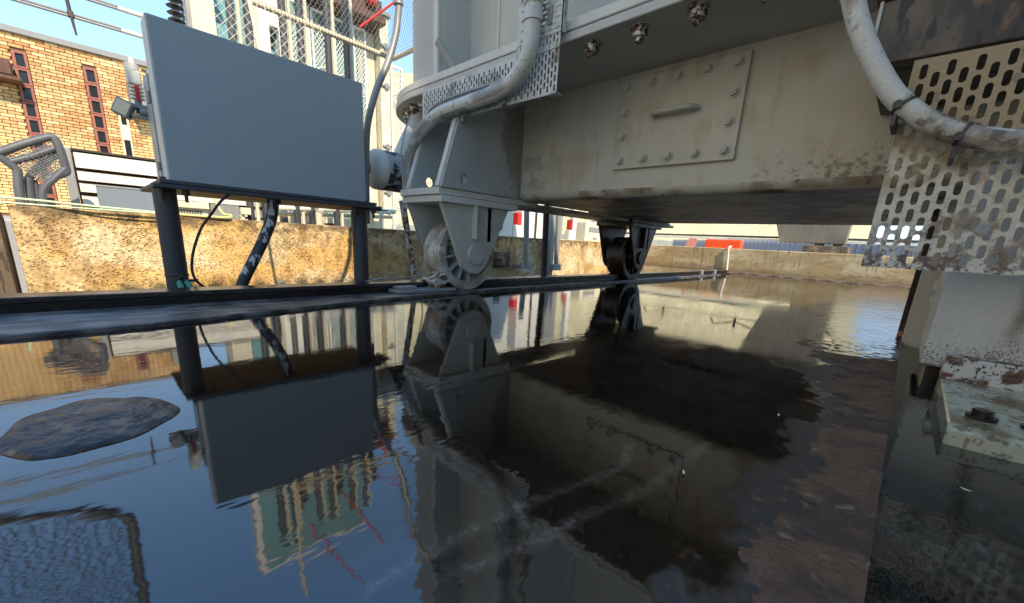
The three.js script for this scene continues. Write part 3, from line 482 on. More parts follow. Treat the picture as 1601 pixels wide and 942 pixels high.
  parts('conduit_clamp', [[0.585, -0.092], [0.512, 0.012], [0.49, 0.118]].flatMap(([y, z]) => [bx(1.222, 1.302, y - 0.03, y - 0.006, z - 0.004, z + 0.004, 0.002), disc(1.224, y + 0.012, z, 0.008, 0.012, 'x', 12)]), mDarkSteel, tr);
  part('rusty_bracket', [bx(1.302, 1.74, 0.705, 0.83, -0.165, 0.5, 0.004)], mRustSlab, tr);
  part('rusty_bracket', [bx(1.29, 1.74, 0.837, 0.86, -0.18, 0.5, 0.003)], mRustSlab, tr);
  part('bracket_edge', [bx(1.300, 1.312, 0.703, 0.832, -0.171, -0.164, 0.002)], mPaintLight, tr);
  // support legs under the guard
  part('support_leg', [bx(1.45, 1.75, 0.03, 0.505, 0.066, 0.56, 0.006)], mLeg, tr);
  part('support_leg', [bx(2.02, 2.12, -0.02, 0.505, 0.03, 0.098, 0.004)], mPaintLight, tr);
  parts('support_leg', [bx(2.3, 2.36, -0.02, 0.505, 0.015, 0.06, 0.004), bx(1.80, 1.9, -0.02, 0.5, 0.12, 0.56), bx(1.46, 1.78, -0.02, 0.03, 0.08, 0.56)], mOilySteel, tr);
  parts('junction_lug', [bx(1.75, 1.79, 0.20, 0.235, 0.06, 0.085, 0.006), bx(1.75, 1.80, 0.155, 0.185, 0.062, 0.082, 0.004)], mPaintLight, tr);
}
// bolted foot in front of the support leg
{
  const f = thing('jacking_foot', 'rusty white wedge shaped steel foot with two dark bolts below the guard', 'steel foot', [1.15, 0, 0.2]);
  part('foot_plate', plateZ([[0.965, -0.015], [1.36, -0.015], [1.36, 0.035], [0.985, 0.022], [0.965, 0.012]], 0.1, 0.22, [], 0.003), std({ map: tex(512, 512, (u, v) => { const a = fbm(u, v, 5, 5, 5, 301), b = fbm(u, v, 40, 40, 3, 302); let o = mix3([176, 170, 142], [120, 104, 78], ss(0.45, 0.68, a)); o = mix3(o, [150, 92, 36], ss(0.66, 0.75, a) * 0.8); return mix3(o, [52, 44, 38], ss(0.55, 0.68, b) * 0.4); }, true, [3.2, 3.2]), roughness: 0.16, bumpMap: bumpFine, bumpScale: 0.002 }), f);
  parts('back_plate', [bx(1.31, 1.345, 0.03, 0.085, 0.098, 0.262, 0.003)], mRusty, f);
  for (const z of [0.142, 0.205]) part('bolt', [disc(1.045, 0.028, z, 0.020, 0.004), hex(1.045, 0.035, z, 0.0135, 0.011)], mOilySteel, f);
}
// pump drum beyond the wheel
{
  const p = thing('oil_pump', 'grey drum shaped pump with peeling paint behind the near wheel bracket', 'pump', [1.25, 0.62, -2.2]);
  const prof = [[0, -0.045], [0.05, -0.043], [0.085, -0.03], [0.102, -0.006], [0.104, 0.02], [0.104, 0.03]].map(q => new THREE.Vector2(...q));
  part('end_cap', new THREE.LatheGeometry(prof, 48).rotateZ(-Math.PI / 2).translate(1.17, 0.62, -2.2), mPaintLight, p);
  part('drum', [disc(1.30, 0.62, -2.2, 0.1035, 0.20, 'x', 48), disc(1.41, 0.62, -2.2, 0.115, 0.02, 'x', 48)], mPeeled, p);
  part('cap_flange', [disc(1.126, 0.62, -2.2, 0.034, 0.012, 'x', 28), disc(1.119, 0.62, -2.2, 0.010, 0.006, 'x', 16)], mPaint, p);
  part('riser_pipe', [rod([1.34, 0.66, -2.2], [1.52, 0.995, -2.25], 0.075, 28, 0.06)], mPaint, p);
  part('terminal_box', [bx(1.255, 1.30, 0.515, 0.545, -2.16, -2.10, 0.004)], mBlackPaint, p);
}
// ------------------------------------------------------------------ cabinet on posts
{
  const c = thing('control_cabinet', 'plain blue grey steel cabinet on two black posts behind the rail', 'cabinet', [0.64, 0, -2.05]);
  part('body', [bx(0.257, 1.012, 0.43, 0.952, -2.112, -2.0, 0.003)], mCabinet, c);
  part('side_lip', [bx(0.254, 0.2575, 0.432, 0.950, -2.108, -2.003)], mPaintLight, c);  // paler sheet puts the brighter light on this side into colour
  part('door', [bx(0.250, 1.018, 0.436, 0.80, -2.235, -2.122, 0.003)], mCabinet, c);
  parts('hinge', [bx(0.244, 0.252, 0.70, 0.74, -2.14, -2.12, 0.001), bx(0.244, 0.252, 0.47, 0.50, -2.14, -2.12, 0.001)], mGalv, c);
  parts('base_frame', [bx(0.225, 1.06, 0.416, 0.430, -2.26, -1.985, 0.003), bx(0.205, 1.085, 0.400, 0.4145, -2.40, -1.98, 0.003)], mBlackPaint, c);
  parts('base_frame', [bx(1.0, 1.125, 0.397, 0.4005, -2.12, -1.99)], mBlackPaint, c);
  for (const [x, z] of [[0.228, -2.01], [0.300, -2.01], [0.955, -2.01], [1.052, -2.01]]) part('bolt', [hex(x, 0.390, z, 0.012, 0.018), disc(x, 0.372, z, 0.006, 0.03, 'y', 10)], mDarkSteel, c);
  for (const x of [1.035, 0.243]) part('bolt', [hex(x, 0.436, -2.05, 0.010, 0.014)], mBlackPaint, c);
  part('post', [disc(0.243, 0.085, -2.06, 0.036, 0.63, 'y', 32), bx(0.19, 0.30, -0.235, -0.215, -2.12, -1.99, 0.004), new THREE.TorusGeometry(0.0365, 0.003, 8, 32).rotateX(Math.PI / 2).translate(0.243, 0.085, -2.06)], mBlackPaint, c);
  part('post', [disc(1.0, 0.085, -2.06, 0.037, 0.63, 'y', 32), bx(0.95, 1.06, -0.235, -0.215, -2.12, -1.99, 0.004), disc(1.028, 0.03, -2.02, 0.014, 0.04, 'y', 12)], mBlackPaint, c);
  solo('flexible_conduit', [tube([[0.612, 0.41, -2.06], [0.606, 0.36, -2.06], [0.588, 0.30, -2.055], [0.553, 0.225, -2.05], [0.51, 0.145, -2.045], [0.468, 0.07, -2.04], [0.445, 0.02, -2.035], [0.40, -0.10, -2.03], [0.38, -0.22, -2.03]], 0.0225, 80, 20), disc(0.612, 0.394, -2.06, 0.029, 0.016)], mFlex, T('scuffed black flexible conduit curving down from the middle of the cabinet', 'conduit'));
  solo('cable', tube([[0.435, 0.402, -1.99], [0.40, 0.368, -1.985], [0.365, 0.32, -1.98], [0.33, 0.27, -1.98], [0.305, 0.21, -1.985], [0.288, 0.15, -1.99], [0.283, 0.10, -1.99], [0.292, 0.065, -1.985], [0.315, 0.04, -1.98]], 0.0048, 80, 10), mCableBlack, T('thin black cable hanging from the cabinet beside its left post', 'cable'));
  const g = thing('green_cables', 'two green sleeved cable ends tied to the foot of the left cabinet post', 'cables', [0.26, 0, -2.01]);
  part('sleeve', [rod([0.240, 0.065, -2.012], [0.250, 0.012, -2.000], 0.010), rod([0.262, 0.065, -2.012], [0.283, 0.012, -2.000], 0.010)], mGreenTape, g);
  part('tie', [bx(0.228, 0.30, 0.060, 0.070, -2.022, -2.004, 0.003), tube([[0.24, 0.068, -2.02], [0.25, 0.08, -2.015], [0.266, 0.07, -2.012]], 0.006, 20, 8)], mCableBlack, g);
  solo('tall_conduit', [tube([[1.075, 0.33, -2.13], [1.077, 0.6, -2.12], [1.083, 0.75, -2.115], [1.095, 0.84, -2.11], [1.135, 0.975, -2.10], [1.195, 1.11, -2.09], [1.238, 1.24, -2.085], [1.255, 1.36, -2.08], [1.27, 1.6, -2.05], [1.34, 1.85, -1.95], [1.5, 2.05, -1.8]], 0.0165, 120, 16), disc(1.077, 0.60, -2.12, 0.019, 0.014), disc(1.254, 1.385, -2.08, 0.024, 0.02)], mGalv, T('grey curved conduit rising from the right end of the cabinet to the tank', 'conduit'));
  // floodlight and siren behind the cabinet
  const fl = thing('floodlight', 'small dull floodlight tilted down behind the left side of the cabinet', 'floodlight', [0.19, 0.69, -2.28]);
  part('head', bx(-0.026, 0.026, -0.03, 0.03, -0.022, 0.022, 0.004).rotateZ(-0.45).rotateY(-0.3).translate(0.186, 0.692, -2.28), mGreyPaint, fl);
  part('lens', bx(-0.020, 0.020, -0.024, 0.024, 0.022, 0.025, 0.001).rotateZ(-0.45).rotateY(-0.3).translate(0.186, 0.692, -2.28), mCream, fl);
  parts('bracket', [bx(0.205, 0.262, 0.700, 0.715, -2.30, -2.26, 0.003), bx(0.205, 0.262, 0.662, 0.674, -2.29, -2.25, 0.003), disc(0.245, 0.688, -2.262, 0.013, 0.03, 'x')], mGalv, fl);
  const si = thing('signal_unit', 'small white signal unit with a red stripe behind the cabinet edge', 'signal unit', [0.23, 0.8, -2.29]);
  part('housing', [disc(0.232, 0.868, -2.29, 0.010, 0.02), disc(0.229, 0.845, -2.29, 0.021, 0.024), bx(0.209, 0.252, 0.785, 0.834, -2.31, -2.27, 0.006)], mWhite, si);
  parts('fin', [0, 1, 2, 3].map(k => disc(0.233, 0.778 - k * 0.013, -2.29, 0.022, 0.005)), mWhite, si);
  part('red_stripe', bx(0.226, 0.238, 0.728, 0.782, -2.268, -2.262), mRed, si);
  part('stem', disc(0.233, 0.735, -2.29, 0.011, 0.10), mGreyPaint, si);
}
// loose grey cable and support post beside the near wheel
solo('support_post', [rod([1.23, 0.46, -2.03], [1.305, 0.0, -2.02], 0.018, 16, 0.015), disc(1.305, 0.01, -2.02, 0.03, 0.02)], mRusty, T('rusty leaning post between the cabinet and the near wheel', 'post'));
solo('loose_cable', tube([[1.262, 0.87, -2.0], [1.215, 0.76, -1.985], [1.192, 0.66, -1.975], [1.195, 0.55, -1.965], [1.212, 0.47, -1.965], [1.25, 0.38, -1.97], [1.295, 0.26, -1.975], [1.318, 0.15, -1.975], [1.30, 0.075, -1.97], [1.22, 0.06, -1.93], [1.09, 0.064, -1.90], [1.0, 0.062, -1.89], [0.94, 0.05, -1.9]], 0.0035, 120, 8), mCableGrey, T('thin grey cable looping past the near wheel down to the rail', 'cable'));

// ------------------------------------------------------------------ yellow brick building far behind on the left
{
  const b = thing('brick_building', 'golden brick building with two strips of small brown framed windows', 'building', [0, 0.24, -14.2]);
  const mMortar = std({ color: col(0.20, 0.125, 0.075), roughness: 0.95 });
  part('wall', [bx(-6, 1.62, 0.24, 3.82, -18, -14.03)], mMortar, b);
  part('roof_edge', [bx(-6.1, 1.72, 3.815, 3.93, -18.1, -13.93, 0.01)], mGreyPaint, b);
  const bricksM = [[228, 188, 130], [218, 172, 114], [234, 198, 144], [206, 152, 96], [224, 180, 122]].map((c, i) => std({ map: paintTex(c, 0.28, 0.97, 310 + i * 3), roughness: 0.9, bumpMap: bumpFine, bumpScale: 0.004 }));
  const bg = [0, 1, 2].map(i => boxUV(new RoundedBoxGeometry(0.195, 0.054, 0.05, 1, 0.005 + i * 0.002)));
  const strips = [[-0.435, -0.235], [0.575, 0.785]];
  const wallPart = b.children.find(c => c.name === 'wall');
  const list = [];
  let row = 0;
  for (let y = 0.30; y < 3.78; y += 0.064, row++) for (let x = -5.9 + (row % 2) * 0.1025 + rr(-0.012, 0.012); x < 1.5; x += 0.205) {
    let x0 = x + 0.005, x1 = x + 0.200;
    for (const [a, c] of strips) if (y < 3.52 && x1 > a - 0.012 && x0 < c + 0.012) { if (x0 >= a - 0.012 && x1 <= c + 0.012) { x0 = x1; } else if (x0 < a - 0.012 && x1 > c + 0.012) { list.push([c + 0.012, x1, y]); x1 = a - 0.012; } else if (x0 < a - 0.012) x1 = a - 0.012; else x0 = c + 0.012; }
    if (x1 - x0 > 0.03) list.push([x0, x1, y]);
  }
  const inView = list.filter(([x0, x1, y]) => x1 > -0.35 - 0.85 * (3.9 - y) / 3.6 - 0.25 && x1 < 1.5 && y > 0.8).sort((p, q) => q[2] - p[2]);
  const single = new Set(inView.slice(0, 300)), rest = [[], [], [], [], []];
  for (const q of list) {
    const [x0, x1, y] = q, k = Math.floor(rnd() * 5), g = Math.floor(rnd() * 3), sx = (x1 - x0) / 0.195, dz = rr(-0.004, 0.004), rz = rr(-0.006, 0.006);
    const cx = (x0 + x1) / 2, cy = y + 0.028;
    if (single.has(q)) { const m = new THREE.Mesh(bg[g], bricksM[k]); m.name = 'brick'; m.castShadow = m.receiveShadow = true; m.scale.x = sx; m.rotation.z = rz; m.position.set(cx, cy - 0.24, -14.02 + dz + 14.2); wallPart.add(m); }
    else if (x1 > -2.2) rest[k].push(bg[g].clone().scale(sx, 1, 1).translate(cx, cy, -14.02 + dz));
  }
  const all = rest.flat(); part('brick', all, bricksM[0], wallPart, { kind: 'stuff' });
  const mFrame = std({ map: paintTex([150, 88, 72], 0.2, 0.98, 330), roughness: 0.6 });
  for (const [a, c] of strips) for (let k = 0; k < 11; k++) {
    const y1 = 3.5 - k * 0.31, y0 = y1 - 0.30, w = part('window', [bx(a, a + 0.04, y0, y1, -14.08, -13.975), bx(c - 0.04, c, y0, y1, -14.08, -13.975), bx(a + 0.04, c - 0.04, y1 - 0.035, y1, -14.08, -13.98), bx(a + 0.04, c - 0.04, y0, y0 + 0.03, -14.08, -13.98)], mFrame, b);
    part('pane', bx(a + 0.04, c - 0.04, y0 + 0.03, y1 - 0.035, -14.029, -14.02), mGlass, w);
  }
  part('side_strip', bx(1.02, 1.19, 1.6, 2.80, -14.03, -13.95), mCream, b);
  part('side_ledge', bx(0.94, 1.36, 2.80, 2.86, -14.0, -13.75, 0.01), mGreyPaint, b);
  parts('side_opening', [bx(1.05, 1.16, 1.7, 2.12, -13.95, -13.945), bx(1.06, 1.15, 2.45, 2.62, -13.95, -13.945)], mGlass, b);
  part('cornice_box', [bx(1.25, 1.62, 2.7, 3.35, -14.0, -13.5, 0.02)], mGreyPaint, b);
  parts('wall_vent', [bx(-0.85, -0.47, 2.95, 3.22, -14.0, -13.6, 0.02), bx(-0.85, -0.36, 2.86, 2.93, -14.0, -13.55, 0.01)], mBrown, b);
}
// slatted concrete screen with its steel strut, and a flat blue grey panel in front of it
{
  const l = thing('slatted_screen', 'white concrete louvre screen with sloping slats left of the cabinet', 'louvre screen', [0.6, 0.24, -4.25]);
  const slat = (y, h) => plateZ([[0, 0], [0.065, -h * 0.2], [0.065, h * 0.8], [0, h]], 0.042, 1.15, [], 0.002).rotateY(-Math.PI / 2).translate(1.24, y, -4.25);
  part('slat', slat(0.628, 0.094), mWhite, l); part('slat', slat(0.540, 0.055), mWhite, l); part('slat', slat(0.464, 0.052), mWhite, l); part('slat', slat(0.375, 0.059), mWhite, l); part('slat', slat(0.293, 0.059), mWhite, l);
  part('coping', bx(0.039, 1.24, 0.716, 0.729, -4.29, -4.18), mDarkSteel, l);
  part('back_wall', bx(0.039, 1.24, 0.2, 0.716, -4.33, -4.28), mBrown, l);
  part('strut', bar([0.016, 0.726, -4.2], [0.010, 0.2, -4.2], 0.047, 0.065), mGalv, l);
  const pn = thing('grey_slat_panel', 'plain blue grey panel in front of the white slats', 'metal sheet', [0.27, 0.22, -4.16]);
  part('sheet', bx(0.125, 0.42, 0.222, 0.50, -4.17, -4.15, 0.003), std({ map: paintTex([118, 128, 138], 0.06, 0.995, 340), roughness: 0.5 }), pn);
  part('top_strip', bx(0.125, 0.42, 0.498, 0.508, -4.17, -4.145, 0.002), mGalv, pn);
}
// mesh covered tube frames
function wireNet(pts) { return mergeGeometries(pts.map(([a, b, r]) => boxUV(rod(a, b, r, 4)))); }
{
  const g = thing('tube_frame', 'grey bent tube frame with wire mesh standing on the wall top at the left', 'mesh frame', [-0.12, 0.28, -3.77]);
  const z = -3.77;
  parts('tube', [tube([[-0.215, 0.266, z], [-0.206, 0.425, z], [-0.197, 0.526, z], [-0.254, 0.595, z + 0.01], [-0.232, 0.616, z + 0.012], [-0.145, 0.671, z + 0.01], [-0.043, 0.727, z], [-0.022, 0.722, z], [-0.009, 0.671, z], [0.000, 0.555, z - 0.01], [-0.014, 0.534, z - 0.01], [-0.087, 0.490, z - 0.01]], 0.021, 120, 14, 0.3)], mTube, g);
  parts('tube', [tube([[-0.174, 0.251, z - 0.04], [-0.168, 0.425, z - 0.04], [-0.157, 0.490, z - 0.04], [-0.116, 0.548, z - 0.035], [-0.058, 0.606, z - 0.03], [-0.017, 0.657, z - 0.02]], 0.0195, 70, 14), tube([[-0.217, 0.563, z], [-0.131, 0.606, z], [-0.029, 0.669, z]], 0.018, 30, 12)], mTube, g);
  parts('tube', [tube([[-0.128, 0.251, z], [-0.120, 0.389, z], [-0.104, 0.440, z], [-0.058, 0.497, z], [0.000, 0.564, z - 0.005]], 0.018, 60, 14), rod([-0.152, 0.251, z - 0.06], [-0.142, 0.483, z - 0.06], 0.016)], mTube, g);
  const w = [];
  for (let i = 0; i < 17; i++) { const t = i / 16; w.push([[lerp(-0.239, -0.102, t), lerp(0.585, 0.468, t), z], [lerp(-0.043, 0.000, t), lerp(0.722, 0.555, t), z], 0.0017]); const s = i / 16; w.push([[lerp(-0.239, -0.043, s), lerp(0.585, 0.722, s), z + 0.002], [lerp(-0.102, 0.000, s), lerp(0.468, 0.555, s), z + 0.002], 0.0017]); }
  for (let i = 0; i < 9; i++) { const t = i / 8; w.push([[lerp(-0.087, 0.000, t), lerp(0.483, 0.541, t), z - 0.01], [lerp(-0.203, -0.072, t), lerp(0.541, 0.686, t), z + 0.02], 0.0017]); }
  part('wire_mesh', wireNet(w), mWire, g, { kind: 'stuff' });
  // overhead mesh screen whose reflection lies at the lower left of the oil
  const s = thing('overhead_screen', 'wire mesh screen in a dark rounded frame high over the left wall', 'mesh screen', [-1.0, 0.24, -5]);
  part('frame', [tube([[-1.86, 1.95, -5], [-1.03, 2.13, -5], [-0.41, 2.33, -5], [-0.155, 2.457, -5], [-0.062, 2.57, -5], [-0.058, 2.78, -5], [-0.093, 3.6, -5], [-0.10, 4.3, -5]], 0.045, 140, 14)], mBlackPaint, s);
  part('leg', rod([-1.86, 0.24, -5], [-1.86, 4.3, -5], 0.045), mBlackPaint, s);
  const net = [], P = {}; const key = (i, j) => { const k = i + '_' + j; return P[k] || (P[k] = [-1.86 + i * 0.075 + (j % 2) * 0.037 + rr(-0.02, 0.02), 1.9 + j * 0.078 + rr(-0.018, 0.018), -5 + rr(-0.006, 0.006)]); };
  for (let j = 0; j < 31; j++) for (let i = 0; i < 25; i++) { const a = key(i, j); const low = 1.95 + (a[0] + 1.86) * 0.29; if (a[1] < low || a[0] > -0.10) continue; const nb = [[i + (j % 2), j + 1], [i - 1 + (j % 2), j + 1]]; for (const [p, q] of nb) { const b = key(p, q); if (b[0] < -0.08) net.push([a, b, 0.005]); } if ((i + j) % 3 === 0) net.push([a, key(i + 1, j), 0.005]); }
  part('wire_mesh', wireNet(net), mDarkSteel, s, { kind: 'stuff' });
}
// yellow tape along the wall top
solo('yellow_tape', [tube([[-0.8, 0.368, -3.552], [-0.192, 0.362, -3.52], [0, 0.352, -3.456], [0.352, 0.338, -3.456]], 0.0061, 40, 8), tube([[-0.256, 0.338, -3.536], [0.096, 0.333, -3.448], [0.4, 0.331, -3.44]], 0.0048, 30, 8), rod([-0.272, 0.328, -3.6], [-0.32, 0.536, -3.84], 0.0064)], mPaleGreen, T('pale yellow tape strung along the top of the left bund wall', 'tape'));
solo('yellow_hose', tube([[0.432, 0.336, -3.504], [0.608, 0.334, -3.488], [0.736, 0.336, -3.48], [0.76, 0.352, -3.504], [0.72, 0.368, -3.552], [0.688, 0.472, -3.6]], 0.008, 50, 10), mYellow, T('thin yellow hose lying on the wall top below the cabinet', 'hose'));
// twin busbar rods
for (const [y, z, x0, label] of [[1.4815, -4.05, -2, 'lower pair of grey rods with a hanging dropper against the sky'], [1.606, -4.05, -2, 'upper pair of grey rods meeting the cabinet top against the sky']]) {
  const t = thing('busbar_rod', label, 'rods', [0, y, z], 'overhead rods against the sky');
  part('rod', rod([x0, y, z], [1.3, y, z], 0.0078, 10), mGalv, t); part('rod', rod([x0, y + 0.0175, z - 0.013], [1.3, y + 0.0175, z - 0.013], 0.0065, 10), mGreyPaint, t);
  part('sleeve', rod([0.385, y + 0.005, z], [0.567, y + 0.005, z], 0.014, 12), mWhite, t);
  if (y < 1.55) part('dropper', [rod([0.151, 1.576, z + 0.013], [0.157, 1.468, z + 0.013], 0.0095), rod([0.157, 1.48, z + 0.016], [0.165, 1.38, z + 0.016], 0.0084, 10, 0.0054), bx(0.142, 0.170, 1.472, 1.509, z - 0.01, z + 0.024, 0.004)], mDarkSteel, t);
  part('support', rod([1.28, 0.2, z], [1.28, y, z], 0.027), mGalv, t);
}
// pipe fence with bird netting above its rail
{
  const f = thing('bird_netting', 'wire wrapped rail carrying hexagonal bird netting above the cabinet', 'netting', [1.0, 1.0, -2.45]);
  const z = -2.45;
  part('stay', rod([0.70, 0.8, -2.25], [0.70, 1.30, z], 0.010), mCream, f);
  part('rail', [rod([0.70, 1.292, z], [1.428, 1.283, z], 0.0125, 14), tube([[1.41, 1.283, z], [1.43, 1.282, z + 0.006], [1.432, 1.28, z + 0.03], [1.432, 1.275, z + 0.3]], 0.0125, 30, 12)], mCream, f);
  const wrap = []; for (let i = 0; i < 260; i++) { const t = i / 259, a = i * 1.1; wrap.push([0.70 + 0.728 * t, 1.292 - 0.009 * t + 0.0145 * Math.cos(a), z + 0.0145 * Math.sin(a)]); }
  part('wire_wrap', tube(wrap, 0.0016, 900, 4), mWire, f);
  part('corner_pole', [rod([0.70, 1.29, z], [0.705, 2.1, z], 0.010)], mCream, f);
  const hexNet = (o, U, W, nu, nv, s, r) => { const out = [], pt = (a, b) => [o[0] + U[0] * a + W[0] * b, o[1] + U[1] * a + W[1] * b, o[2] + U[2] * a + W[2] * b + 0.0]; for (let j = 0; j < nv; j++) for (let i = 0; i < nu; i++) { const x = (i + (j % 2) * 0.5) * s, y = j * s * 0.8, h = s * 0.27; out.push([pt(x, y - h * 0.5), pt(x, y + h * 0.5), r], [pt(x, y + h * 0.5), pt(x + s / 2, y + s * 0.8 - h * 0.5), r], [pt(x, y + h * 0.5), pt(x - s / 2, y + s * 0.8 - h * 0.5), r]); } return out; };
  part('netting', wireNet([...hexNet([0.72, 1.30, z], [1, 0, 0], [0, 1, 0], 32, 38, 0.0225, 0.0009), ...hexNet([1.432, 1.295, z], [0, 0, 1], [0, 1, 0], 18, 38, 0.0225, 0.0009)]), mWire, f, { kind: 'stuff' });
  const ch = []; for (let i = -18; i < 20; i++) { const x = 0.53 + i * 0.036; const clip = (x0, sl) => { let a = 0.90, b = 1.285; const xa = x0, xb = x0 + sl * (b - a); const f0 = t => x0 + sl * (t - a); let t0 = a, t1 = b; const lim = [0.53, 1.02]; const tx = v => a + (v - x0) / sl; if (sl > 0) { t0 = Math.max(a, tx(lim[0])); t1 = Math.min(b, tx(lim[1])); } else { t0 = Math.max(a, tx(lim[1])); t1 = Math.min(b, tx(lim[0])); } if (t1 > t0) ch.push([[f0(t0), t0, z + 0.01], [f0(t1), t1, z + 0.01], 0.0012]); }; clip(x, 0.9); clip(x + 0.5, -0.9); }
  part('chain_link', wireNet(ch), mWhite, f, { kind: 'stuff' });
  for (const [a, b, label] of [[[0.74, 1.53], [1.10, 2.25], 'left'], [[0.98, 1.41], [1.27, 1.98], 'middle'], [[1.22, 1.36], [1.50, 1.62], 'right']])
    solo('red_rope', rod([a[0], a[1], z + 0.03], [b[0], b[1], z + 0.03], 0.006, 8), mRed, T(`red rope strung over the netting, ${label} of the three seen in the oil`, 'rope', 'red ropes over the netting'));
}
{
  const f = thing('pipe_fence', 'row of black vertical pipes behind the bund wall, slim cream pipes added as their lit edges', 'fence', [1.4, 0.24, -3.9]);
  for (const x of [0.985, 1.095, 1.335, 1.46, 1.68, 1.84]) { part('post', rod([x, 0.24, -3.9], [x, 2.75, -3.9], 0.027, 16), mBlackPaint, f); part('lit_edge_post', rod([x + 0.052, 0.24, -3.91], [x + 0.052, 2.75, -3.91], 0.0145, 12), mCream, f); }  // cream pipes are added to stand in for the sunlit edge of each post
}
// ornamental screen building behind the fence
{
  const f = thing('screen_building', 'cream building front with pale ironwork grilles and concrete posts behind the fence', 'building', [2.3, 0.24, -6.2]);
  const z = -6;
  part('teal_wall', [bx(1.30, 2.9, 0.24, 4.9, -6.9, -6.3)], mTeal, f);
  parts('wall_joint', [1.2, 2.0, 2.55, 3.6].map(y => bx(1.30, 2.9, y, y + 0.012, -6.3, -6.294)), mGreyPaint, f);
  parts('wall_frame', [bx(1.22, 1.30, 0.24, 5.0, -6.5, -6.28), bx(1.3, 2.95, 4.9, 4.98, -6.5, -6.28)], mWhite, f);
  part('round_vent', [new THREE.TorusGeometry(0.17, 0.05, 12, 36).translate(1.95, 3.6, -6.27), disc(1.95, 3.6, -6.28, 0.15, 0.03, 'z')], mCream, f);
  part('back_wall', [bx(2.02, 3.3, 0.24, 3.0, -6.29, -6.2)], mTeal, f);
  parts('concrete_post', [bx(1.15, 1.37, 0.24, 3.4, -6.40, -6.0, 0.01)], mPostConc, f);
  parts('concrete_post', [bx(3.315, 3.45, 0.24, 3.22, -6.36, -6.0, 0.01), bx(3.06, 3.30, 0.24, 3.0, -6.4, -6.14)], mPostConc, f);
  parts('post_cap', [bx(1.10, 1.42, 2.86, 2.9, -6.45, -5.9), bx(3.28, 3.48, 3.22, 3.26, -6.4, -5.96)], mGreyPaint, f);
  parts('post_bolt', [0.9, 1.55, 2.35, 2.85].flatMap(y => [disc(3.39, y, -5.985, 0.035, 0.05, 'z', 12), bx(3.32, 3.44, y - 0.012, y + 0.012, -5.998, -5.97)]), mGalv, f);
  parts('cream_panel', [bx(1.72, 1.90, 0.24, 3.0, -6.25, -6.08), bx(1.90, 2.06, 0.24, 1.75, -6.25, -6.08), bx(1.90, 2.06, 2.62, 3.0, -6.25, -6.08), bx(2.03, 2.12, 0.24, 3.0, -6.25, -6.05)], mWhite, f);
  parts('narrow_window', [bx(1.895, 1.915, 1.75, 2.62, -6.09, -6.05), bx(2.02, 2.04, 1.75, 2.62, -6.09, -6.05), bx(1.9, 2.04, 1.72, 1.76, -6.09, -6.03)], mWhite, f);
  // grille bays with lattice bars and rings
  const bays = [[2.12, 2.36], [2.38, 2.64], [2.66, 2.90], [2.92, 3.10], [3.47, 3.66]];
  for (const [a, b] of bays) {
    const y0 = 0.3, y1 = a > 3.4 ? 2.66 : 2.95;
    parts('grille_frame', [bx(a, a + 0.022, y0, y1, z - 0.02, z + 0.015), bx(b - 0.022, b, y0, y1, z - 0.02, z + 0.015), bx(a, b, y1 - 0.03, y1, z - 0.018, z + 0.012), bx(a, b, 1.55, 1.575, z - 0.018, z + 0.012)], mWhite, f);
    const lat = [], w = b - a;
    for (let k = -2; k < (y1 - y0) / 0.062; k++) { const y = y0 + k * 0.062; const seg = (ya, yb) => { let A = [a + 0.02, ya], B = [b - 0.02, yb]; if (Math.max(ya, yb) < y1 && Math.min(ya, yb) > y0) lat.push([[A[0], A[1], z], [B[0], B[1], z + 0.004], 0.0055]); }; seg(y, y + w * 1.25); seg(y + w * 1.25, y); }
    part('lattice', wireNet(lat), mGrille, f, { kind: 'stuff' });
    const rings = []; for (const yc of [2.2, 1.3, 0.75]) { const R = Math.min(0.24, w * 0.95); rings.push(new THREE.TorusGeometry(R * 0.5, 0.009, 6, 36).translate((a + b) / 2, yc, z + 0.012), new THREE.TorusGeometry(R * 0.30, 0.008, 6, 30).translate((a + b) / 2, yc, z + 0.012)); }
    part('ring_ornament', rings, mGrille, f);
  }
  parts('eave', [bx(2.25, 3.28, 3.0, 3.09, -6.3, -5.75, 0.01), bx(2.45, 3.28, 3.09, 3.3, -6.3, -5.85, 0.01)], mBrown, f);
  for (const x of [1.75, 2.3, 2.85]) part('insulator', [...[0, 1, 2, 3, 4, 5].map(k => disc(x, 3.42 + k * 0.06, -5.9, 0.12 - (k % 2) * 0.03, 0.028)), rod([x, 3.05, -5.9], [x, 3.85, -5.9], 0.04)], mBrown, f);
  part('lamp', [new THREE.SphereGeometry(0.075, 24, 16).translate(3.10, 3.24, -5.8), disc(3.10, 3.32, -5.8, 0.02, 0.08)], mRed, f);
  const p = thing('insulator_stack', 'black ribbed insulator stack beside the left concrete post against the sky', 'insulator', [1.03, 2.2, -6]);
  parts('shed', [...Array(9)].map((_, k) => new THREE.CylinderGeometry(0.035, 0.075, 0.03, 20).translate(1.02, 2.26 + k * 0.062, z)), mBlackPaint, p);
  part('core', rod([1.03, 2.0, z], [1.02, 2.9, z], 0.03), mBlackPaint, p);
  parts('bracket', [bx(1.075, 1.10, 1.6, 2.9, z - 0.05, z), bx(1.115, 1.15, 1.6, 2.9, z - 0.05, z - 0.02)], mGalv, p);
}
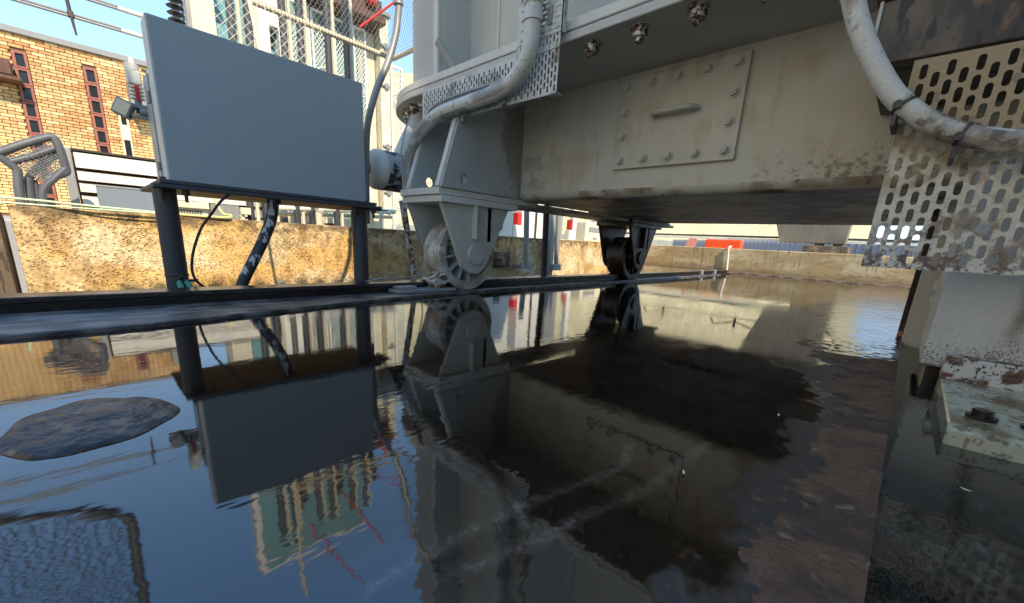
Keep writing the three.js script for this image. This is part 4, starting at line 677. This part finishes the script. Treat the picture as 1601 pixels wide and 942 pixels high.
// low pipework and boxes seen under the cabinet
{
  const a = thing('pipe_rack', 'white pipe run with a valve on pedestals behind the wall under the cabinet', 'pipework', [1.56, 0.241, -3.9]);
  part('pipe', rod([1.105, 0.443, -3.9], [2.275, 0.508, -3.9], 0.0221), mWhite, a); part('pipe', rod([1.105, 0.397, -3.965], [2.275, 0.455, -3.965], 0.0169), mCream, a);
  part('valve', [disc(1.508, 0.462, -3.861, 0.039, 0.039, 'x'), disc(1.508, 0.501, -3.861, 0.0325, 0.026), rod([1.508, 0.436, -3.861], [1.508, 0.566, -3.861], 0.0104)], mWhite, a);
  part('pedestal', rod([1.502, 0.215, -3.861], [1.502, 0.436, -3.861], 0.0286), mCream, a); part('pedestal', rod([1.131, 0.215, -3.9], [1.131, 0.436, -3.9], 0.026), mCream, a); part('pedestal', rod([2.015, 0.215, -3.9], [2.015, 0.488, -3.9], 0.026), mCream, a);
  const b = thing('machine_base', 'grey machine base with square hatches behind the wall under the cabinet', 'machine', [1.43, 0.228, -4.42]);
  part('casing', [bx(0.806, 2.34, 0.228, 0.416, -4.81, -4.29, 0.0078), bx(0.936, 1.3, 0.416, 0.475, -4.68, -4.316, 0.0078)], mCream, b);
  parts('hatch', [bx(1.04, 1.17, 0.345, 0.397, -4.293, -4.277, 0.0052), bx(1.209, 1.378, 0.241, 0.339, -4.293, -4.28, 0.0052), bx(1.56, 1.664, 0.254, 0.345, -4.293, -4.28), bx(1.716, 1.82, 0.267, 0.358, -4.293, -4.28)], mDarkSteel, b);
  const c = thing('grey_box', 'weathered grey steel box behind the wall between cabinet post and hose', 'box', [0.819, 0.228, -3.9]);
  part('casing', bx(0.709, 0.891, 0.228, 0.436, -4.03, -3.835, 0.0052), mGalv, c); part('lid', bx(0.702, 0.897, 0.436, 0.449, -4.037, -3.829, 0.0039), mWhite, c);
  part('pipe_end', [rod([0.91, 0.241, -3.835], [0.91, 0.384, -3.835], 0.0156), bx(0.894, 0.962, 0.371, 0.423, -3.874, -3.796, 0.0052)], mCream, c);
  const d = thing('vented_bench', 'cream bench with a perforated front behind the left cabinet post', 'bench', [0.585, 0.228, -3.9]);
  part('top', bx(0.468, 0.702, 0.39, 0.436, -4.03, -3.835, 0.0052), mCream, d);
  const dots = []; for (let i = 0; i < 11; i++) for (let j = 0; j < 4; j++) dots.push(disc(0.488 + i * 0.0163, 0.322 + j * 0.017, -3.871, 0.0055, 0.005, 'z', 8));
  part('front', bx(0.468, 0.696, 0.293, 0.39, -3.9, -3.874, 0.002), mWhite, d); part('vent_hole', dots, mBlackPaint, d, { kind: 'stuff' });
  part('foot', bx(0.468, 0.696, 0.222, 0.293, -3.965, -3.9, 0.002), mGreyPaint, d);
  solo('white_pipe_bend', tube([[2.052, 0.199, -3.78], [2.052, 0.442, -3.78], [2.072, 0.482, -3.78], [2.12, 0.489, -3.78], [2.187, 0.482, -3.848]], 0.0162, 40, 12), mWhite, T('white bent pipe rising behind the wall left of the near wheel', 'pipe'));
}
// pipes inside the pit beneath the transformer
solo('drain_pipe', [rod([3.648, 0.008, -3.296], [3.608, 0.632, -3.296], 0.0336), disc(3.648, 0.008, -3.328, 0.048, 0.056), bx(3.568, 3.728, -0.032, 0.016, -3.44, -3.28, 0.0064)], mGalv, T('grey pipe leaning on the wall just right of the near wheel', 'pipe'));
solo('black_post', rod([2.45, -0.02, -2.02], [2.425, 0.55, -2.02], 0.023), mBlackPaint, T('black pipe post between the two wheels', 'post'));
solo('cream_post', [bx(4.136, 4.208, -0.2, 0.632, -3.392, -3.328, 0.0064), rod([4.296, -0.024, -3.344], [4.256, 0.632, -3.344], 0.032), bx(4.16, 4.32, -0.056, 0.024, -3.392, -3.28, 0.008)], mGalv, T('pale post and pipe against the wall left of the far wheel', 'post'));
// things beyond the far walls
{
  const a = thing('white_cabinet', 'white cabinet with a red end panel beyond the wall under the transformer', 'cabinet', [4, 0.24, -4]);
  part('body', bx(3.55, 4.12, 0.24, 1.3, -4.4, -4.0, 0.01), mWhite, a); part('red_panel', bx(4.20, 4.28, 0.50, 0.66, -4.4, -3.99, 0.006), mRed, a); part('end_panel', bx(4.12, 4.30, 0.24, 0.50, -4.4, -3.99, 0.006), mWhite, a); part('window', bx(3.80, 3.92, 0.42, 0.56, -4.0, -3.993, 0.004), mGlass, a);
  part('door', bx(4.34, 4.9, 0.24, 1.3, -4.4, -4.05, 0.006), mWhite, a); part('door_gap', bx(4.62, 4.66, 0.24, 1.3, -4.05, -4.04), mDarkSteel, a);
  const b = thing('cream_cabinet', 'cream control cabinet with a grey label plate beyond the wall beside the far wheel', 'cabinet', [6.2, 0.24, -4]);
  part('body', bx(5.86, 6.50, 0.24, 0.66, -4.4, -4.0, 0.02), mCream, b); parts('plate', [bx(5.95, 6.3, 0.5, 0.58, -4.0, -3.99, 0.004), bx(6.1, 6.2, 0.38, 0.42, -4.0, -3.99, 0.004)], mGreyPaint, b);
  const c = thing('red_pillar', 'red and white pillar beyond the wall left of the cream cabinet', 'pillar', [5.45, 0.24, -4]);
  part('shaft', bx(5.45, 5.485, 0.50, 0.66, -4.1, -4.0, 0.01), mRed, c); part('base', bx(5.41, 5.52, 0.24, 0.50, -4.1, -4.0, 0.01), mWhite, c); part('sleeve', bx(5.52, 5.62, 0.24, 1.3, -4.1, -4.02, 0.01), mWhite, c);
  solo('grey_door', bx(5.02, 5.3, 0.24, 1.3, -4.2, -4.06, 0.01), mGreyPaint, T('plain grey door panel beyond the wall beside the red pillar', 'door'));
  const w = thing('white_building', 'long white rendered building beyond the far end wall', 'building', [13, 0.24, -5]);
  const ang = -0.62; const mRender = std({ map: tex(512, 512, (u, v) => { const k = 1 + 0.35 * (fbm(u, v, 40, 40, 4, 441) - 0.5) + 0.2 * (fbm(u, v, 6, 3, 3, 442) - 0.5); return [196 * k, 186 * k, 152 * k]; }, true, [0.5, 0.5]), roughness: 0.95, bumpMap: bumpFine, bumpScale: 0.01 });
  const wg = bx(-9, 9, 0, 4.5, -3, 0).rotateY(ang).translate(14, 0.24, -6.5);
  part('wall', wg, mRender, w); part('plinth', bx(-9, 9, 0, 0.35, 0, 0.05).rotateY(ang).translate(14, 0.24, -6.5), mGreyPaint, w);
  const cor = []; const sh = []; for (let i = 0; i <= 160; i++) sh.push([-4.4 + i * 0.06, i % 2 ? 0.03 : -0.03]); const cs = new THREE.Shape([...sh.map(p => new THREE.Vector2(p[0], p[1])), ...sh.slice().reverse().map(p => new THREE.Vector2(p[0], p[1] + 0.004))]);
  solo('corrugated_fence', new THREE.ExtrudeGeometry(cs, { depth: 0.34, bevelEnabled: false }).rotateX(-Math.PI / 2).rotateY(Math.PI / 2 - 0.62).translate(9.2, 0.24, -1.0), std({ color: col(0.34, 0.35, 0.40), roughness: 0.5, metalness: 0.2 }), T('low grey corrugated sheet fence beyond the far end wall', 'fence'));
  solo('orange_barrier', [bx(8.1, 8.25, 0.30, 0.515, -2.86, -2.24, 0.03), bx(8.08, 8.27, 0.24, 0.30, -2.9, -2.2, 0.02)], mOrange, T('bright orange barrier beyond the far end wall', 'barrier'));
  solo('pink_board', bar([8.2, 0.24, -3.22], [8.2, 0.53, -3.10], 0.03, 0.16), std({ color: col(0.75, 0.28, 0.2), roughness: 0.6 }), T('faded pink board leaning left of the orange barrier', 'board'));
  const g = thing('pipe_gantry', 'dark horizontal rail with small triangular brackets above the far end wall', 'gantry', [7.5, 0.5, -2]);
  part('rail', [bx(7.46, 7.5, 0.535, 0.565, -5.0, 2.0)], mBlackPaint, g); part('rail', [bx(7.45, 7.49, 0.495, 0.525, -5.0, 2.0)], mWhite, g); part('rod', rod([7.5, 0.775, -5], [7.5, 0.775, 2], 0.01), mDarkSteel, g);
  for (const z of [-3.2, -1.95, -0.75]) parts('bracket', [rod([7.5, 0.775, z], [7.5, 0.95, z], 0.022), rod([7.5, 0.84, z], [7.5, 0.93, z - 0.32], 0.012), rod([7.5, 0.84, z], [7.5, 0.93, z + 0.32], 0.012), rod([7.5, 0.93, z - 0.32], [7.5, 0.82, z - 0.40], 0.012), rod([7.5, 0.93, z + 0.32], [7.5, 0.82, z + 0.40], 0.012)], mDarkSteel, g);
  part('post', rod([7.52, 0.2, -4.6], [7.52, 1.0, -4.6], 0.03), mDarkSteel, g); part('post', rod([7.52, 0.2, 1.4], [7.52, 1.0, 1.4], 0.03), mDarkSteel, g);
  const mPier = std({ map: paintTex([128, 118, 100], 0.3, 0.96, 450), roughness: 0.7 });
  const k = thing('tapered_pier', 'brown grey tapered steel pier on a concrete block beyond the far end wall', 'pier', [7.4, 0.24, -1.1]);
  part('pier', plateZ([[0.68, 1.3], [1.78, 1.3], [1.50, 0.48], [0.72, 0.48]], -0.1, 0.2, [], 0.004).rotateY(Math.PI / 2).translate(7.4, 0, 0), mPier, k);
  parts('foot', [disc(7.4, 0.46, -1.02, 0.06, 0.05), disc(7.4, 0.46, -0.80, 0.06, 0.05)], mPier, k);
  part('block', bx(7.2, 7.6, 0.24, 0.445, -1.18, -0.66, 0.01), mButtress, k);
}
scene.traverse(o => { if (o.isMesh) { o.castShadow = true; o.receiveShadow = true; } });
renderer.render(scene, camera);
